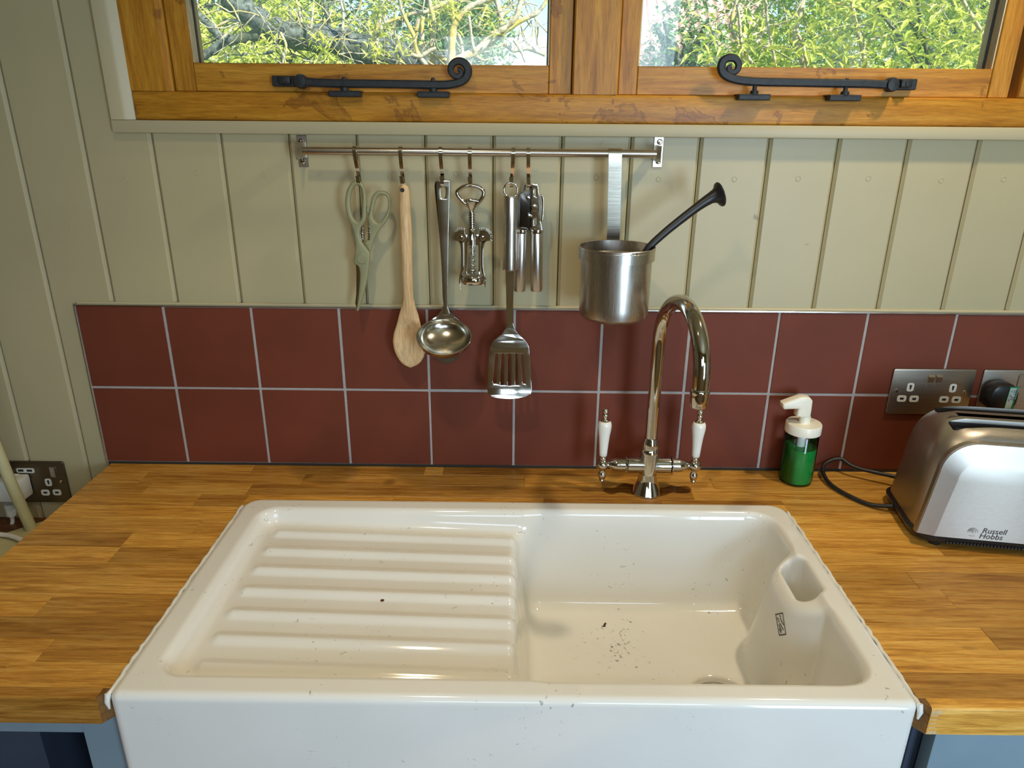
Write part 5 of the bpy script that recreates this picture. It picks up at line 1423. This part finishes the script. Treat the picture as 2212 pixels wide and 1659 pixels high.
# bright shrub filling the right pane
y3 = 1.7
sh = thing('shrub', 'bright yellow-green shrub close behind the right pane', 'shrub', (at(1850, 200, y3).x, y3, zg))
for pix, r_, mm in (([(1660, 190), (1690, 60), (1586-0, 30), (1585, -20)][:1]+[(1588, 80), (1580, 45), (1590, 5), (1600, -20)], (.008, .006), 'bark_pale'),
                    ([(1604, 130), (1600, 80), (1597, 40), (1592, 10)], (.006, .005), 'bark_pale'),
                    ([(1740, 190), (1732, 130), (1718, 80), (1728, 30), (1740, -20)], (.010, .010), 'bark_pale'),
                    ([(1685, 190), (1662, 70), (1656, 30), (1652, -20)], (.006, .005), 'bark_pale'),
                    ([(2000, 160), (1960, 108), (1930, 62), (1900, 22), (1885, -20)], (.007, .006), 'bark_grey'),
                    ([(2005, 150), (1998, 90), (1990, 62), (1985, 20), (1982, -20)], (.007, .006), 'bark_grey'),
                    ([(1990, 64), (1975, 54), (1962, 48)], (.005, .004), 'bark_grey'),
                    ([(1870, 150), (1862, 100), (1850, 60), (1842, 20), (1840, -20)], (.009, .008), 'bark_pale'),
                    ([(1880, 86), (1900, 80), (1920, 76)], (.006, .005), 'bark_pale'),
                    ([(2140, 150), (2125, 80), (2090, 20), (2070, -20)], (.008, .006), 'bark_pale'),
                    ([(1745, 150), (1735, 100), (1722, 72), (1714, 66)], (.006, .005), 'bark_pale')):
    branch(sh, 'stem', pix, y3+random.uniform(-.1, .15), r_, M[mm])
r = np.random.default_rng(11)
def spots(n, u0, u1, v0, v1, y0, y1_, dens=None):
    out_ = []
    while len(out_) < n:
        u, v = r.uniform(u0, u1), r.uniform(v0, v1)
        if dens and r.uniform() > dens(u, v): continue
        out_.append(at(u, v, r.uniform(y0, y1_)))
    return np.array([tuple(p) for p in out_])
dn_ = lambda u, v: 1.0 if u > 1760 else (.02+.93*max(0, min(1, (v-20)/110))*max(0, min(1, (u-1420)/160)))
leaves('leaf_sprays', spots(2600, 1470, 2300, -160, 240, y3-.35, y3+.35, dn_), .060, M['leaf_bright'], sh, aspect=.26, seed=12)
leaves('leaf_sprays', spots(2600, 1500, 2350, -160, 240, y3+.2, y3+.9, dn_), .060, M['leaf_mid'], sh, aspect=.30, seed=13)
lg = at(1838, 135, y3+.25); b = MB()
for k in range(260):
    a, e_ = r.uniform(0, 2*np.pi), r.uniform(-.2, 1.4); d_ = Vector((math.cos(a)*math.cos(e_), math.sin(a)*math.cos(e_), math.sin(e_)))
    p = lg+Vector((d_.x*.06, d_.y*.05, d_.z*.085-.02)); b.tube([p, p+d_*.022+Vector((r.uniform(-.01, .01), r.uniform(-.01, .01), r.uniform(-.01, .01)))], [.0045, .0012], 4)
b.lathe([(.01, -.16), (.055, -.12), (.060, -.02), (.045, .05), (.01, .08)], lg, 'z', 14)
b.build('lichen_stump', M['lichen_white'], sh, 60)
# fine twigs criss-crossing behind the panes
def twigs(parent, n, u0, u1, v0, v1, y, m, seed):
    r_ = np.random.default_rng(seed); b = MB()
    for k in range(n):
        u, v = r_.uniform(u0, u1), r_.uniform(v0, v1); a = r_.uniform(0, 2*np.pi); p_ = [at(u, v, y+r_.uniform(-.3, .3))]
        for i in range(5):
            a += r_.normal(0, .35); st = r_.uniform(.03, .07); p_.append(p_[-1]+Vector((math.cos(a)*st, r_.normal(0, .02), math.sin(a)*st)))
        w = r_.uniform(.0016, .0042); b.tube(p_, [w*(1-.13*i) for i in range(6)], 5)
    o_ = b.build('twigs', m, parent, 80); o_['kind'] = 'stuff'
twigs(ta, 150, 400, 840, -60, 170, y1+.3, M['bark_grey'], 31)
twigs(ta, 60, 400, 820, -60, 150, y1-.1, M['bark_pale'], 32)
twigs(tc, 110, 800, 1200, -60, 170, y2+.2, M['bark_pale'], 33)
twigs(sh, 90, 1600, 2250, -60, 180, y3+.2, M['bark_pale'], 34)
# farther trees
def bush(label, u, v, y, rx, ry, rz, n, size, m, seed, name='tree'):
    c_ = at(u, v, y); tt = thing(name, label, 'tree', (c_.x, c_.y, zg), 'trees beyond the window')
    b = MB(); b.tube([Vector((c_.x, c_.y, zg)), Vector((c_.x+.08, c_.y, (zg+c_.z)/2)), Vector(c_)], [.14, .11, .06], 10); b.build('trunk', M['bark_grey'], tt, 70)
    for k in range(5):
        a = k*1.3; b = MB(); b.tube([Vector(c_)-Vector((0, 0, .3)), Vector(c_)+Vector((math.cos(a)*rx*.4, math.sin(a)*ry*.3, rz*.1)), Vector(c_)+Vector((math.cos(a)*rx*.8, math.sin(a)*ry*.6, rz*.5))], [.05, .035, .012], 8); b.build('branch', M['bark_grey'], tt, 70)
    leaves('foliage', clump(c_, rx, ry, rz, n, seed), size, m, tt, aspect=.5, seed=seed)
bush('mid green leafy tree at the far left of the left pane', 400, 40, 6.2, 1.5, .8, 1.5, 13000, .075, M['leaf_mid'], 21)
bush('yellow-green tree low behind the slanting mossy trunk', 560, 150, 4.2, 1.2, .55, .45, 8000, .060, M['leaf_bright'], 22)
bush('dark green tree behind the centre of the left pane', 790, 40, 8.6, 1.9, 1.0, 2.0, 14000, .095, M['leaf_dark'], 23)
bush('small dark tree beyond the lichened branches, near the patch of sky', 985, 70, 11.2, .75, .6, .7, 6000, .10, M['leaf_dark'], 24)
bush('blue-green tree in front of the red roof, right pane', 1478, 120, 4.2, .30, .25, .40, 1500, .05, M['leaf_dark'], 25)
bush('broad green tree behind the right half of the right pane', 2040, 30, 4.6, 1.6, .7, 1.6, 14000, .075, M['leaf_mid'], 26)
bush('mid green tree far behind the right edge of the right pane', 2000, 40, 6.25, 1.8, .55, 1.7, 13000, .085, M['leaf_mid'], 28)
# outbuilding with a faded red corrugated roof
ya = 7.2
hs = thing('outbuilding', 'outbuilding with a faded red corrugated roof seen through the right pane', 'building', (at(1560, 150, ya).x, ya, zg))
xL, xR = at(1392, 60, ya).x, at(1720, 60, ya).x; zE = at(1500, 150, ya).z-.25; zR_ = at(1500, -120, ya+2.2).z+.2
b = MB(); b.box(xL+.15, xR, ya+.25, ya+4.2, zg, zE+.05); b.build('wall', M['render_wall'], hs, 0)
npt = 260; xs_ = np.linspace(xL, xR, npt); per = .115
b = MB(); lo = [(x, ya, zE+.028*math.cos(2*math.pi*x/per)) for x in xs_]; hi = [(x, ya+2.2, zR_+.028*math.cos(2*math.pi*x/per)) for x in xs_]
vs_ = lo+hi+[(x, y, z-.03) for x, y, z in lo]+[(x, y, z-.03) for x, y, z in hi]; fs = []
for i in range(npt-1): fs += [(i, i+1, npt+i+1, npt+i), (2*npt+i, 3*npt+i, 3*npt+i+1, 2*npt+i+1), (i, 2*npt+i, 2*npt+i+1, i+1)]
b.add(vs_, fs); b.build('roof_sheet', M['pantile'], hs, 60)
b = MB(); b.box(xL-.06, xL+.04, ya-.02, ya+2.2, zE-.2, zE-.05); b.tube([(xL-.05, ya, zE), (xL-.05, ya+2.2, zR_)], .05, 8); b.build('barge_board', M['render_wall'], hs, 40)
